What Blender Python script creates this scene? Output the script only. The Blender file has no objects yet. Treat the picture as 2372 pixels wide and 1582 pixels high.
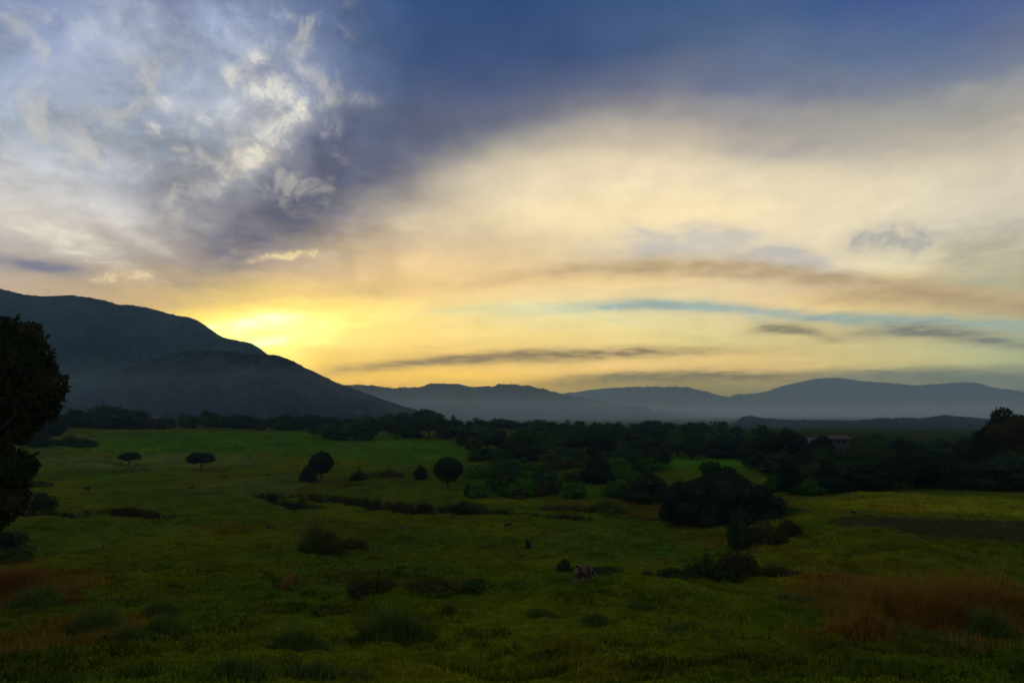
import bpy, math, random
import numpy as np
from mathutils import Vector, Matrix, Euler
R = math.radians
random.seed(7); RS = np.random.RandomState(11)
scene = bpy.context.scene
COL = scene.collection

# ------------------------------------------------------------------ camera
PW, PH, FPX = 2372.0, 1582.0, 1413.0
TILT = R(6.82); EYE = 21.0
CT, ST = math.cos(TILT), math.sin(TILT)
cam_d = bpy.data.cameras.new('camera'); cam = bpy.data.objects.new('camera', cam_d); COL.objects.link(cam)
cam.location = (0, 0, EYE); cam.rotation_euler = (R(90) + TILT, 0, 0)
cam_d.sensor_width = 36; cam_d.lens = 18.0 * FPX / (PW / 2)
cam_d.clip_start = 0.5; cam_d.clip_end = 60000
scene.camera = cam

def ray(px, py):
    """direction in the world of a point of the photograph (2372 x 1582)"""
    X = (px - PW / 2) / FPX; Z = (PH / 2 - py) / FPX
    return np.array([X, CT - Z * ST, ST + Z * CT])
def azel(px, py):
    d = ray(px, py); return math.degrees(math.atan2(d[0], d[1])), math.degrees(math.atan2(d[2], math.hypot(d[0], d[1])))
def topx(az, el):
    a, e = R(az), R(el)
    d = (math.sin(a) * math.cos(e), math.cos(a) * math.cos(e), math.sin(e))
    yy = d[1] * CT + d[2] * ST; zz = -d[1] * ST + d[2] * CT
    if yy < 0.05: return None
    return PW / 2 + FPX * d[0] / yy, PH / 2 - FPX * zz / yy

# ------------------------------------------------------------------ view, render
vs = scene.view_settings
vs.view_transform = 'Standard'; vs.look = 'None'; vs.gamma = 1; vs.use_curve_mapping = False; vs.exposure = 0.0
cy = scene.cycles
cy.max_bounces = 3; cy.diffuse_bounces = 2; cy.glossy_bounces = 1; cy.transmission_bounces = 2; cy.volume_bounces = 0
cy.transparent_max_bounces = 8; cy.use_denoising = True; cy.caustics_reflective = False; cy.caustics_refractive = False
cy.sample_clamp_indirect = 4

# ------------------------------------------------------------------ sun
SUN_AZ, SUN_EL = azel(585, 792)[0], 2.0
sd = bpy.data.lights.new('sun', 'SUN'); sun = bpy.data.objects.new('sun', sd); COL.objects.link(sun)
sd.energy = 0.5; sd.angle = R(0.5); sd.color = (1.0, 0.72, 0.42)
_a, _e = R(SUN_AZ), R(SUN_EL)
sdir = Vector((math.sin(_a) * math.cos(_e), math.cos(_a) * math.cos(_e), math.sin(_e)))
sun.rotation_euler = sdir.to_track_quat('Z', 'Y').to_euler()
sun.location = (0, 0, 80)

# ------------------------------------------------------------------ sky
def lin(c):
    out = []
    for v in c[:3]:
        v = v / 255.0
        out.append(v / 12.92 if v <= 0.04045 else ((v + 0.055) / 1.055) ** 2.4)
    return out
# broad colours of the clouded evening sky: rows of colours by height, columns by direction
SKX = [0, 300, 600, 900, 1200, 1500, 1800, 2100, 2372]
SKY = {
 0:   [(105,125,175),(125,135,175),(100,115,160),(48,76,132),(40,70,125),(52,80,134),(62,88,142),(58,82,150),(78,94,150)],
 100: [(140,155,190),(150,163,190),(115,130,168),(55,80,130),(47,72,122),(70,92,136),(82,102,140),(80,102,150),(92,108,150)],
 200: [(150,163,198),(145,160,190),(140,150,178),(72,90,138),(74,90,128),(108,113,140),(108,118,148),(104,118,150),(125,130,150)],
 300: [(155,168,190),(150,160,180),(150,155,170),(80,90,122),(118,122,135),(182,172,156),(162,156,152),(168,162,152),(170,164,154)],
 400: [(178,180,185),(140,148,168),(125,130,150),(115,116,132),(212,198,172),(225,210,178),(205,195,172),(203,193,168),(205,195,175)],
 500: [(212,206,198),(172,168,168),(108,110,134),(170,160,150),(222,206,172),(240,220,172),(235,218,178),(212,202,178),(198,192,175)],
 600: [(165,160,162),(160,150,144),(138,128,130),(205,182,145),(212,188,148),(205,188,152),(208,195,172),(222,212,175),(185,180,150)],
 660: [(180,160,135),(175,155,130),(205,175,125),(230,193,130),(230,198,138),(228,200,140),(212,184,138),(205,175,122),(178,165,130)],
 720: [(190,165,125),(205,170,115),(255,225,100),(240,212,130),(218,208,155),(205,200,160),(222,197,140),(205,185,130),(172,165,130)],
 780: [(190,165,115),(225,180,90),(255,240,135),(245,210,120),(230,205,130),(216,200,135),(190,182,130),(168,166,130),(150,160,135)],
 830: [(180,155,105),(210,165,85),(235,195,95),(215,180,100),(218,186,112),(218,186,118),(214,186,122),(192,182,125),(162,167,130)],
 865: [(170,145,95),(200,160,85),(240,195,85),(238,196,88),(234,192,100),(225,187,118),(205,178,116),(182,172,122),(148,152,125)],
 895: [(150,130,90),(180,145,85),(235,190,80),(238,188,78),(205,170,90),(150,137,92),(140,132,95),(132,132,105),(120,128,115)],
 960: [(120,115,95),(150,130,90),(190,160,90),(190,160,95),(160,145,100),(135,130,100),(125,125,105),(112,122,115),(105,118,120)]}
_ys = sorted(SKY)
_tab = np.array([[lin(c) for c in SKY[y]] for y in _ys])
_lum = _tab @ np.array([.3, .6, .1]); _g = np.clip((_lum - .12) / .4, 0, 1)
_tab = _tab * (1.07 + .12 * _g[..., None]) * (np.array([1.02, 1.0, .86]) * (1 - _g[..., None]) + np.array([1.02, 1.0, .98]) * _g[..., None])
def sky_at(px, py):
    py = min(max(py, _ys[0]), _ys[-1]); px = min(max(px, 0), 2372)
    j = max(i for i in range(len(_ys) - 1) if _ys[i] <= py); k = max(i for i in range(len(SKX) - 1) if SKX[i] <= px)
    b = (py - _ys[j]) / (_ys[j + 1] - _ys[j]); a = (px - SKX[k]) / (SKX[k + 1] - SKX[k])
    return ((1 - b) * ((1 - a) * _tab[j, k] + a * _tab[j, k + 1]) + b * ((1 - a) * _tab[j + 1, k] + a * _tab[j + 1, k + 1]))
BACK_LO = np.array(lin((138, 142, 156))); BACK_HI = np.array(lin((112, 124, 158))); ZEN = np.array(lin((92, 110, 158)))

world = bpy.data.worlds.new('World'); scene.world = world; world.use_nodes = True
wn = world.node_tree; wn.nodes.clear(); WL = wn.links
class NT:
    """small helper to write node maths"""
    def __init__(s, tree): s.t = tree
    def n(s, typ, **k):
        q = s.t.nodes.new(typ)
        for a, b in k.items(): setattr(q, a, b)
        return q
    def put(s, sock, v):
        if hasattr(v, 'is_linked') or isinstance(v, bpy.types.NodeSocket): s.t.links.new(v, sock)
        else: sock.default_value = v
    def m(s, op, a, b=None, c=None, clamp=False):
        q = s.n('ShaderNodeMath', operation=op, use_clamp=clamp); s.put(q.inputs[0], a)
        if b is not None: s.put(q.inputs[1], b)
        if c is not None: s.put(q.inputs[2], c)
        return q.outputs[0]
    def v(s, op, a, b=None, scale=None):
        q = s.n('ShaderNodeVectorMath', operation=op); s.put(q.inputs[0], a)
        if b is not None: s.put(q.inputs[1], b)
        if scale is not None: s.put(q.inputs['Scale'], scale)
        return q.outputs['Value'] if op in ('LENGTH', 'DOT_PRODUCT') else q.outputs[0]
    def rng(s, v, a, b, c=0.0, d=1.0, smooth=False):
        q = s.n('ShaderNodeMapRange', interpolation_type='SMOOTHSTEP' if smooth else 'LINEAR')
        s.put(q.inputs[0], v); q.inputs[1].default_value = a; q.inputs[2].default_value = b
        q.inputs[3].default_value = c; q.inputs[4].default_value = d
        return q.outputs[0]
    def mix(s, f, a, b, mode='MIX'):
        q = s.n('ShaderNodeMix', data_type='RGBA', blend_type=mode); s.put(q.inputs[0], f)
        for sock, val in ((q.inputs[6], a), (q.inputs[7], b)):
            if isinstance(val, bpy.types.NodeSocket): s.t.links.new(val, sock)
            else: sock.default_value = tuple(val)[:3] + (1.0,)
        return q.outputs[2]
    def noise(s, vec, scale, detail=4, rough=0.55, dist=0.0):
        q = s.n('ShaderNodeTexNoise'); s.put(q.inputs['Vector'], vec); q.inputs['Scale'].default_value = scale
        q.inputs['Detail'].default_value = detail; q.inputs['Roughness'].default_value = rough; q.inputs['Distortion'].default_value = dist
        return q
T = NT(wn)
geo = T.n('ShaderNodeTexCoord').outputs['Generated']
nrm = T.v('NORMALIZE', geo)
sx = T.n('ShaderNodeSeparateXYZ'); WL.new(nrm, sx.inputs[0])
az0 = T.m('MULTIPLY', T.m('ARCTAN2', sx.outputs[0], sx.outputs[1]), 180 / math.pi)
el0 = T.m('MULTIPLY', T.m('ARCSINE', sx.outputs[2]), 180 / math.pi)
# the plane of the cloud layer: cloud texture is laid out on it, so it thins into streaks towards the horizon
zc = T.m('ADD', T.m('MAXIMUM', sx.outputs[2], 0.0), 0.10)
cx_ = T.m('DIVIDE', sx.outputs[0], zc); cy_ = T.m('DIVIDE', sx.outputs[1], zc)
cp = T.n('ShaderNodeCombineXYZ'); WL.new(cx_, cp.inputs[0]); WL.new(cy_, cp.inputs[1])
cp = cp.outputs[0]
w1 = T.noise(cp, 0.9, 3, 0.5).outputs['Color']
w2 = T.noise(cp, 3.4, 5, 0.6).outputs['Color']
ws = T.n('ShaderNodeSeparateXYZ'); WL.new(T.v('ADD', T.v('SCALE', T.v('SUBTRACT', w1, (0.5, 0.5, 0.5)), scale=1.0),
                                       T.v('SCALE', T.v('SUBTRACT', w2, (0.5, 0.5, 0.5)), scale=0.5)), ws.inputs[0])
amp = T.rng(el0, 1.0, 25.0, 0.25, 1.0)
az = T.m('ADD', az0, T.m('MULTIPLY', T.m('MULTIPLY', ws.outputs[0], amp), 11.0))
el = T.m('ADD', el0, T.m('MULTIPLY', T.m('MULTIPLY', ws.outputs[1], amp), 5.5))
azp = T.rng(az, -180, 180)
AZS = [-180, -110, -62] + [-40 + i * 5.0 for i in range(17)] + [62, 110]
ELS = [-1.0, 1.0, 2.5, 4, 5.5, 7, 8.5, 10, 12.5, 15, 18, 21, 24.5, 28, 32, 36, 55, 90]
sky_c = None
for k, e in enumerate(ELS):
    rp = T.n('ShaderNodeValToRGB'); cr = rp.color_ramp; cr.interpolation = 'LINEAR' 
    WL.new(azp, rp.inputs[0])
    while len(cr.elements) < len(AZS): cr.elements.new(0.5)
    cols = []
    for a in AZS:
        t_el = min(1.0, max(0.0, e / 60.0)); back = BACK_LO * (1 - t_el) + BACK_HI * t_el
        if e >= 90: c = ZEN
        elif abs(a) >= 110: c = back
        else:
            aa = max(-40, min(40, a)); q = topx(aa, min(e, 36))
            c = sky_at(*q)
            if e == 55: c = 0.5 * c + 0.5 * ZEN
            if abs(a) == 62: c = 0.55 * c + 0.45 * back
        cols.append(c)
    for el_, a, c in zip(cr.elements, AZS, cols): el_.position = (a + 180) / 360.0
    for i, c in enumerate(cols): cr.elements[i].color = (c[0], c[1], c[2], 1)
    sky_c = rp.outputs[0] if sky_c is None else T.mix(T.rng(el, ELS[k - 1], e), sky_c, rp.outputs[0])

# one cloud bank: a bowed band in the sky, thinning at both ends
gs = bpy.data.node_groups.new('cloud_bank', 'ShaderNodeTree')
for nm in ('az', 'el', 'wob', 'a0', 'wa', 'e0', 'slope', 'curve', 'we', 'strength', 'rag'):
    gs.interface.new_socket(nm, in_out='INPUT', socket_type='NodeSocketFloat')
gs.interface.new_socket('mask', in_out='OUTPUT', socket_type='NodeSocketFloat')
G = NT(gs); gi = G.n('NodeGroupInput'); go = G.n('NodeGroupOutput'); I = {o.name: o for o in gi.outputs}
da = G.m('SUBTRACT', I['az'], I['a0'])
mid = G.m('ADD', I['e0'], G.m('ADD', G.m('MULTIPLY', I['slope'], da), G.m('MULTIPLY', I['curve'], G.m('MULTIPLY', da, da))))
de = G.m('DIVIDE', G.m('SUBTRACT', I['el'], mid), I['we'])
dn = G.m('DIVIDE', da, I['wa'])
r2 = G.m('ADD', G.m('MULTIPLY', de, de), G.m('POWER', G.m('ABSOLUTE', dn), 3.0))
r2 = G.m('ADD', r2, G.m('MULTIPLY', I['wob'], I['rag']))
mk = G.m('EXPONENT', G.m('MULTIPLY', G.m('MAXIMUM', r2, 0.0), -1.7))
mk = G.m('MULTIPLY', mk, G.rng(r2, 3.0, 1.2, 0.0, 1.0, smooth=True))
gs.links.new(G.m('MULTIPLY', mk, I['strength']), go.inputs[0])
wob = T.m('SUBTRACT', T.noise(cp, 5.5, 5, 0.62).outputs[0], 0.5)
ampF = T.rng(el0, 1.0, 25.0, 0.10, 0.7)
azf = T.m('ADD', az0, T.m('MULTIPLY', T.m('MULTIPLY', ws.outputs[0], ampF), 7.0))
elf = T.m('ADD', el0, T.m('MULTIPLY', T.m('MULTIPLY', ws.outputs[1], ampF), 3.5))
wobm = T.m('SUBTRACT', T.noise(nrm, 60.0, 5, 0.66, 0.4).outputs[0], 0.5)
wobf = T.m('SUBTRACT', T.noise(nrm, 26.0, 6, 0.66, 0.4).outputs[0], 0.5)
def bank(p0, p1, p2, hw, col, op, rag=1.5, gain=1.0, fine=False):
    global sky_c
    A = [azel(*p) for p in (p0, p1, p2)]
    xs = [q[0] for q in A]; a0 = (xs[0] + xs[2]) / 2; wa = max(0.6, (xs[2] - xs[0]) / 2 * 1.12)
    cf = np.polyfit([x - a0 for x in xs], [q[1] for q in A], 2)
    g = T.n('ShaderNodeGroup'); g.node_tree = gs
    for nm, s in (('az', azf), ('el', elf), ('wob', (wobm if hw < 14 else wobf) if fine else wob)): WL.new(s, g.inputs[nm])
    we = hw * 57.3 / FPX
    for nm, v in (('a0', a0), ('wa', wa), ('e0', cf[2]), ('slope', cf[1]), ('curve', cf[0]), ('we', we), ('strength', op), ('rag', rag)):
        g.inputs[nm].default_value = float(v)
    c = [v * gain * (1.12 if max(col) > 150 and gain == 1.0 else 1.05) for v in lin(col)]
    sky_c = T.mix(g.outputs[0], sky_c, c)
bank((470, 610), (740, 440), (1150, 215), 100, (88, 93, 118), 0.80, 1.8)
bank((700, 330), (900, 300), (1250, 250), 50, (84, 92, 118), 0.5, 2.2)
bank((1050, 255), (1400, 235), (1750, 275), 36, (128, 124, 134), 0.4, 2.4)
bank((880, 140), (1150, 160), (1500, 120), 90, (46, 70, 120), 0.5, 1.6)
bank((1300, 190), (1650, 175), (2100, 230), 40, (96, 106, 134), 0.5, 3.0)
bank((1600, 70), (1850, 95), (2200, 90), 34, (92, 108, 140), 0.4, 3.4)
bank((1900, 300), (2150, 250), (2450, 200), 44, (168, 166, 158), 0.5, 3.2)
bank((1650, 330), (1900, 350), (2250, 340), 30, (150, 146, 150), 0.45, 2.8)
bank((1150, 340), (1350, 335), (1600, 350), 28, (176, 164, 150), 0.5, 2.6)
bank((690, 330), (800, 310), (920, 300), 60, (88, 96, 124), 0.7, 2.2)
bank((640, 480), (740, 420), (860, 370), 40, (96, 98, 122), 0.5, 2.2)
bank((1380, 590), (1640, 585), (1960, 632), 22, (178, 174, 170), 0.6, 2.2)
bank((0, 500), (150, 555), (290, 600), 34, (232, 222, 200), 0.8, 3.2)
bank((200, 500), (300, 540), (430, 600), 20, (200, 190, 178), 0.6, 2.4)
bank((0, 440), (160, 460), (380, 520), 22, (205, 203, 200), 0.5, 2.4)
bank((-60, 600), (80, 618), (205, 630), 15, (112, 116, 140), 0.85, 1.6)
bank((1100, 400), (1400, 380), (1900, 430), 45, (236, 218, 180), 0.5, 1.6)
bank((1000, 520), (1300, 500), (1750, 500), 45, (242, 220, 172), 0.6, 1.4)
bank((1380, 565), (1650, 555), (1940, 622), 40, (190, 185, 178), 0.75, 2.4)
bank((1750, 590), (1850, 590), (1950, 625), 26, (180, 178, 174), 0.6, 3.0)
bank((1960, 565), (2090, 545), (2200, 560), 34, (158, 158, 156), 0.8, 4.0, fine=True)
bank((2120, 545), (2260, 530), (2450, 545), 30, (168, 166, 158), 0.6, 4.0, fine=True)
bank((2150, 600), (2300, 610), (2500, 620), 50, (176, 172, 148), 0.6, 3.0)
bank((2180, 600), (2300, 585), (2450, 580), 40, (170, 166, 142), 0.75, 2.5)
bank((2080, 650), (2250, 655), (2450, 650), 20, (160, 162, 140), 0.6, 1.5)
bank((1180, 640), (1700, 622), (2480, 738), 26, (176, 152, 116), 0.9, 1.4)
bank((1900, 680), (2150, 690), (2480, 722), 26, (166, 144, 112), 0.75, 1.4)
bank((1240, 722), (1600, 708), (1980, 745), 17, (136, 164, 164), 0.85, 1.4)
bank((1750, 738), (2100, 742), (2500, 765), 15, (134, 160, 158), 0.8, 1.4)
bank((900, 735), (1150, 712), (1400, 735), 18, (205, 208, 165), 0.5, 1.0)
bank((1740, 762), (1830, 762), (1925, 782), 13, (128, 124, 104), 0.9, 1.8)
bank((1960, 772), (2130, 765), (2420, 812), 17, (112, 118, 110), 0.9, 1.8)
bank((740, 862), (1180, 826), (1720, 812), 16, (132, 114, 88), 0.95, 1.5)
bank((780, 845), (1100, 838), (1400, 830), 12, (150, 130, 95), 0.5, 1.6)
bank((430, 702), (800, 672), (1300, 640), 16, (205, 170, 120), 0.4, 1.4)
bank((380, 800), (660, 745), (1060, 715), 70, (250, 210, 110), 0.35, 1.4, 1.1)
bank((430, 790), (640, 745), (930, 725), 40, (255, 230, 124), 0.55, 1.6, 1.2)
bank((440, 752), (570, 785), (720, 850), 42, (255, 226, 110), 0.7, 1.2, 1.4)
bank((470, 770), (600, 762), (760, 768), 40, (255, 240, 140), 0.6, 1.2, 1.7)
bank((470, 785), (640, 762), (820, 745), 28, (255, 240, 130), 0.6, 2.2, 1.6)
bank((540, 758), (608, 744), (690, 736), 16, (255, 250, 165), 0.8, 2.0, 1.9)
bank((570, 795), (625, 789), (680, 784), 12, (255, 248, 155), 0.8, 2.0, 2.0)
bank((470, 758), (500, 753), (530, 750), 9, (255, 245, 150), 0.7, 2.0, 1.8)
bank((740, 885), (900, 872), (1250, 878), 10, (255, 200, 80), 0.6, 1.5, 1.05)
bank((1240, 893), (1600, 872), (2000, 880), 19, (122, 114, 86), 0.95, 1.6)
bank((1900, 872), (2200, 872), (2500, 880), 22, (110, 118, 106), 0.9, 1.6)
bank((600, 598), (680, 588), (765, 588), 9, (228, 205, 150), 0.75, 5.0, fine=True)
bank((225, 645), (300, 638), (372, 644), 11, (222, 200, 158), 0.7, 6.5, fine=True)
bank((490, 575), (560, 590), (600, 595), 16, (96, 98, 124), 0.6, 2.0)
for P_, hw_, c_, o_ in [(((470, 330), (600, 270), (720, 190)), 95, (196, 196, 192), .42), (((330, 150), (480, 130), (640, 90)), 70, (176, 186, 200), .4), (((60, 180), (220, 190), (400, 200)), 80, (176, 184, 200), .4),
                        (((520, 185), (570, 168), (615, 140)), 20, (222, 218, 206), .75), (((560, 225), (640, 215), (690, 240)), 30, (226, 222, 208), .75), (((640, 300), (675, 270), (700, 235)), 22, (232, 226, 206), .7), (((540, 330), (610, 330), (670, 310)), 30, (214, 208, 192), .6), (((150, 100), (240, 70), (360, 60)), 30, (186, 192, 204), .5), (((60, 400), (200, 380), (330, 400)), 30, (192, 196, 204), .5), (((500, 385), (570, 365), (640, 360)), 26, (218, 208, 186), .7),
                        (((600, 290), (650, 280), (695, 275)), 22, (218, 212, 196), .6), (((740, 230), (800, 225), (870, 235)), 14, (176, 172, 170), .5), (((345, 245), (378, 250), (415, 262)), 10, (222, 220, 212), .5),
                        (((312, 300), (334, 300), (356, 301)), 8, (222, 220, 212), .7), (((440, 275), (460, 280), (485, 285)), 9, (205, 205, 202), .7), (((380, 340), (400, 342), (425, 346)), 6, (205, 200, 192), .7), (((420, 420), (470, 435), (520, 440)), 14, (196, 192, 186), .5)]:
    bank(*P_, hw_ * 1.3, c_, o_ * .85, 5.0, fine=True)
# fine cloud texture: ragged lumps at upper left, soft streaks elsewhere
n1 = T.noise(cp, 2.2, 8, 0.66, 0.5).outputs[0]
n2 = T.noise(cp, 7.0, 6, 0.6, 0.6).outputs[0]
left = T.m('MULTIPLY', T.rng(az0, -4, -18, 0, 1, True), T.rng(el0, 9, 18, 0, 1, True))
tx = T.m('ADD', T.m('SUBTRACT', n1, 0.5), T.m('MULTIPLY', T.m('SUBTRACT', n2, 0.5), 0.6))
k1 = T.m('ADD', 0.34, T.m('MULTIPLY', left, 0.45))
n6 = T.noise(nrm, 9.0, 7, 0.6, 0.6).outputs[0]
fac = T.m('ADD', T.m('ADD', 1.0, T.m('MULTIPLY', tx, k1)), T.m('MULTIPLY', T.m('SUBTRACT', n6, 0.5), T.m('ADD', .22, T.m('MULTIPLY', left, 1.1))))
sky_c = T.v('SCALE', sky_c, scale=fac)
pf = T.m('MULTIPLY', T.m('MULTIPLY', T.rng(az0, -14, -19, 0, 1, True), T.rng(el0, 10, 18, 0, 1, True)), T.rng(T.noise(nrm, 13.0, 7, 0.62, 0.5).outputs[0], 0.50, 0.68, 0, 1, True))
sky_c = T.mix(T.m('MULTIPLY', pf, 0.45), sky_c, lin((218, 212, 196)))
# the haze of the valley lies in front of the sky: what is seen through it is as bright as it must be to show so
SIG = 1.0e-4; HZC = (.088, .126, .146)
LEN = T.m('MINIMUM', 12300.0, T.m('DIVIDE', 790.0, T.m('MAXIMUM', sx.outputs[2], .001)))
inv = T.m('EXPONENT', T.m('MULTIPLY', LEN, SIG))
q_ = T.v('SUBTRACT', T.v('SCALE', sky_c, scale=inv), T.v('SCALE', HZC, scale=T.m('SUBTRACT', inv, 1.0)))
sky_c = T.v('MAXIMUM', q_, (.01, .01, .01))
ns = T.n('ShaderNodeTexSky', sky_type='NISHITA'); ns.sun_disc = False; ns.sun_elevation = R(SUN_EL); ns.sun_rotation = R(SUN_AZ)
ns.air_density = 1.0; ns.dust_density = 1.5; ns.ozone_density = 2.0
bgN = T.n('ShaderNodeBackground'); WL.new(ns.outputs[0], bgN.inputs[0]); bgN.inputs[1].default_value = 0.05
bgC = T.n('ShaderNodeBackground'); WL.new(sky_c, bgC.inputs[0]); bgC.inputs[1].default_value = 1.0
mxs = T.n('ShaderNodeMixShader'); mxs.inputs[0].default_value = 0.94
WL.new(bgN.outputs[0], mxs.inputs[1]); WL.new(bgC.outputs[0], mxs.inputs[2])
wo = T.n('ShaderNodeOutputWorld'); WL.new(mxs.outputs[0], wo.inputs[0])
world.cycles.sampling_method = 'MANUAL'; world.cycles.sample_map_resolution = 512

# ------------------------------------------------------------------ helpers
def tag(o, label=None, cat=None, group=None, kind=None):
    if label: o['label'] = label
    if cat: o['category'] = cat
    if group: o['group'] = group
    if kind: o['kind'] = kind
    return o
def mesh(name, V, F, mat=None, smooth=False, cols=None):
    """V (n,3), F list of (m,k) int arrays"""
    me = bpy.data.meshes.new(name); V = np.asarray(V, dtype=np.float32)
    if not isinstance(F, list): F = [F]
    F = [np.asarray(f, dtype=np.int32) for f in F if len(f)]
    me.vertices.add(len(V)); me.vertices.foreach_set('co', V.ravel())
    loops = np.concatenate([f.ravel() for f in F]); tot = np.concatenate([np.full(len(f), f.shape[1], np.int32) for f in F])
    st = np.concatenate([[0], np.cumsum(tot)[:-1]]).astype(np.int32)
    me.loops.add(len(loops)); me.loops.foreach_set('vertex_index', loops)
    me.polygons.add(len(tot)); me.polygons.foreach_set('loop_start', st); me.polygons.foreach_set('loop_total', tot)
    if smooth: me.polygons.foreach_set('use_smooth', np.ones(len(tot), bool))
    if cols is not None:
        at = me.color_attributes.new('tint', 'FLOAT_COLOR', 'POINT')
        c4 = np.ones((len(V), 4), np.float32); c4[:, :3] = cols; at.data.foreach_set('color', c4.ravel())
    me.update(calc_edges=True)
    if mat: me.materials.append(mat)
    return me
def ob(name, me, parent=None, loc=(0, 0, 0), rz=0, sc=None):
    o = bpy.data.objects.new(name, me); COL.objects.link(o); o.location = loc; o.rotation_euler = (0, 0, rz)
    if sc is not None: o.scale = sc if hasattr(sc, '__len__') else (sc, sc, sc)
    if parent: o.parent = parent
    return o
def copy_tree(o, parent=None):
    c = o.copy(); COL.objects.link(c); c.parent = parent
    for ch in list(o.children): copy_tree(ch, c)
    return c
_lat = np.random.RandomState(5).rand(8, 256, 256)
def vn(x, y, s=0):
    x = np.asarray(x, float); y = np.asarray(y, float)
    xi = np.floor(x).astype(int); yi = np.floor(y).astype(int); fx = x - xi; fy = y - yi
    fx = fx * fx * (3 - 2 * fx); fy = fy * fy * (3 - 2 * fy); L = _lat[s % 8]
    a = L[xi & 255, yi & 255]; b = L[(xi + 1) & 255, yi & 255]; c = L[xi & 255, (yi + 1) & 255]; d = L[(xi + 1) & 255, (yi + 1) & 255]
    return (a * (1 - fx) + b * fx) * (1 - fy) + (c * (1 - fx) + d * fx) * fy - 0.5
def fbm(x, y, s=0, o=4, g=0.5):
    r = 0; a = 1.0
    for i in range(o): r = r + a * vn(x * 2 ** i + 17.3 * i, y * 2 ** i - 9.1 * i, s + i); a *= g
    return r
def sstep(a, b, x):
    t = np.clip((x - a) / (b - a), 0, 1); return t * t * (3 - 2 * t)

# ------------------------------------------------------------------ lie of the land
DR = np.array([0, 5, 10, 15, 22, 30, 40, 50, 65, 80, 95, 110, 130, 160, 200, 1e5])
DZ = np.array([1.7, 2.6, 4.3, 6.2, 8.3, 10.2, 12.0, 13.3, 15.3, 17.2, 18.8, 19.9, 20.6, 20.95, 21.0, 21.0])
def h_base(x, y):
    r = np.sqrt(x * x + y * y); r1 = 0.75 * np.maximum(y, 0) + 0.25 * r + np.maximum(-y, 0) * 0.1
    z = EYE - np.interp(r1, DR, DZ)
    a = x / np.maximum(y, 5.0)
    A = np.interp(a, [-1, -0.75, -0.35, -0.25, -0.08, 0.1, 0.3, 0.45, 0.8], [11.5, 11, 10.5, 9.5, 8.5, 6.5, 5.0, 3.5, 3.0])
    up = sstep(215, 450, y) * (1 - sstep(650, 1400, y))
    z = z + A * up
    z = z + 3.2 * sstep(0.22, 0.62, a) * sstep(45, 95, y) * (1 - sstep(190, 300, y))
    z = z + 1.4 * sstep(-0.35, -0.8, a) * sstep(60, 110, y) * (1 - sstep(160, 240, y))
    z = z + fbm(x / 45, y / 45, 1, 3) * 1.3 * sstep(15, 60, r) * (1 - 0.7 * sstep(400, 900, r))
    return z
def hit(px, py, fn=None):
    fn = fn or h_base; d = ray(px, py); t = np.geomspace(6, 6000, 5000)
    P = d[None] * t[:, None]; z = EYE + P[:, 2]; g = fn(P[:, 0], P[:, 1]); i = int(np.argmax(z < g))
    if i == 0: i = len(t) - 1
    lo, hi = t[max(i - 1, 0)], t[i]
    for _ in range(20):
        m = (lo + hi) / 2; p = d * m
        if EYE + p[2] < float(fn(np.array([p[0]]), np.array([p[1]]))[0]): hi = m
        else: lo = m
    p = d * hi; return p[0], p[1]
# eroded channels and banks of the valley floor: (points, half width, depth)
GUL = [([(628, 1148), (700, 1150), (800, 1158), (900, 1170), (1000, 1180), (1090, 1186), (1180, 1190)], 5.6, 3.0),
       ([(1225, 1190), (1290, 1196), (1350, 1202)], 3.0, 1.3),
       ([(636, 1158), (680, 1170), (738, 1176)], 3.4, 2.2),
       ([(70, 1194), (130, 1188), (180, 1192)], 3.2, 2.0),
       ([(196, 1186), (260, 1184), (330, 1188), (380, 1196)], 3.8, 2.2),
       ([(380, 1196), (520, 1190), (640, 1186)], 1.2, 0.35),
       ([(1470, 1200), (1520, 1202), (1560, 1198)], 2.2, 0.9),
       ([(120, 1110), (180, 1103), (330, 1088)], 1.6, 0.6),
       ([(90, 1070), (250, 1070), (330, 1078)], 1.6, 0.5),
       ([(610, 1100), (680, 1096), (720, 1094)], 1.5, 0.7),
       ([(660, 1117), (700, 1116), (830, 1124)], 1.4, 0.6),
       ([(592, 1325), (630, 1345), (668, 1372)], 0.5, 0.35)]
GULW = [(np.array([hit(*p) for p in pts]), w, dp) for pts, w, dp in GUL]
def gully(x, y):
    dep = np.zeros_like(x); soil = np.zeros_like(x)
    for P, w, dp in GULW:
        bb = (x > P[:, 0].min() - 15) & (x < P[:, 0].max() + 15) & (y > P[:, 1].min() - 15) & (y < P[:, 1].max() + 15)
        if not bb.any(): continue
        X = x[bb]; Y = y[bb]; best = np.full(X.shape, 1e9); bt = np.zeros(X.shape)
        n = len(P) - 1
        for i in range(n):
            a, b = P[i], P[i + 1]; ab = b - a; t = np.clip(((X - a[0]) * ab[0] + (Y - a[1]) * ab[1]) / (ab @ ab), 0, 1)
            d = np.hypot(X - a[0] - t * ab[0], Y - a[1] - t * ab[1]); m = d < best
            best[m] = d[m]; bt[m] = (i + t[m]) / n
        ww = w * (0.55 + 0.45 * np.sin(np.pi * np.clip(bt, 0.08, 0.92))) + fbm(X / 3.5, Y / 3.5, 3, 3) * w * 0.7
        ww = np.maximum(ww, 0.05)
        d_ = dp * (1 - sstep(ww * 0.62, ww * 1.05, best))
        s_ = 1 - sstep(ww * 0.95, ww * 1.15, best)
        dep[bb] = np.maximum(dep[bb], d_); soil[bb] = np.maximum(soil[bb], s_ * (0.4 + 0.6 * min(1, dp / 1.2)))
    return dep, soil
PLOW = [np.array(hit(1890, 1212)), np.array(hit(2470, 1232))]
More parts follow.
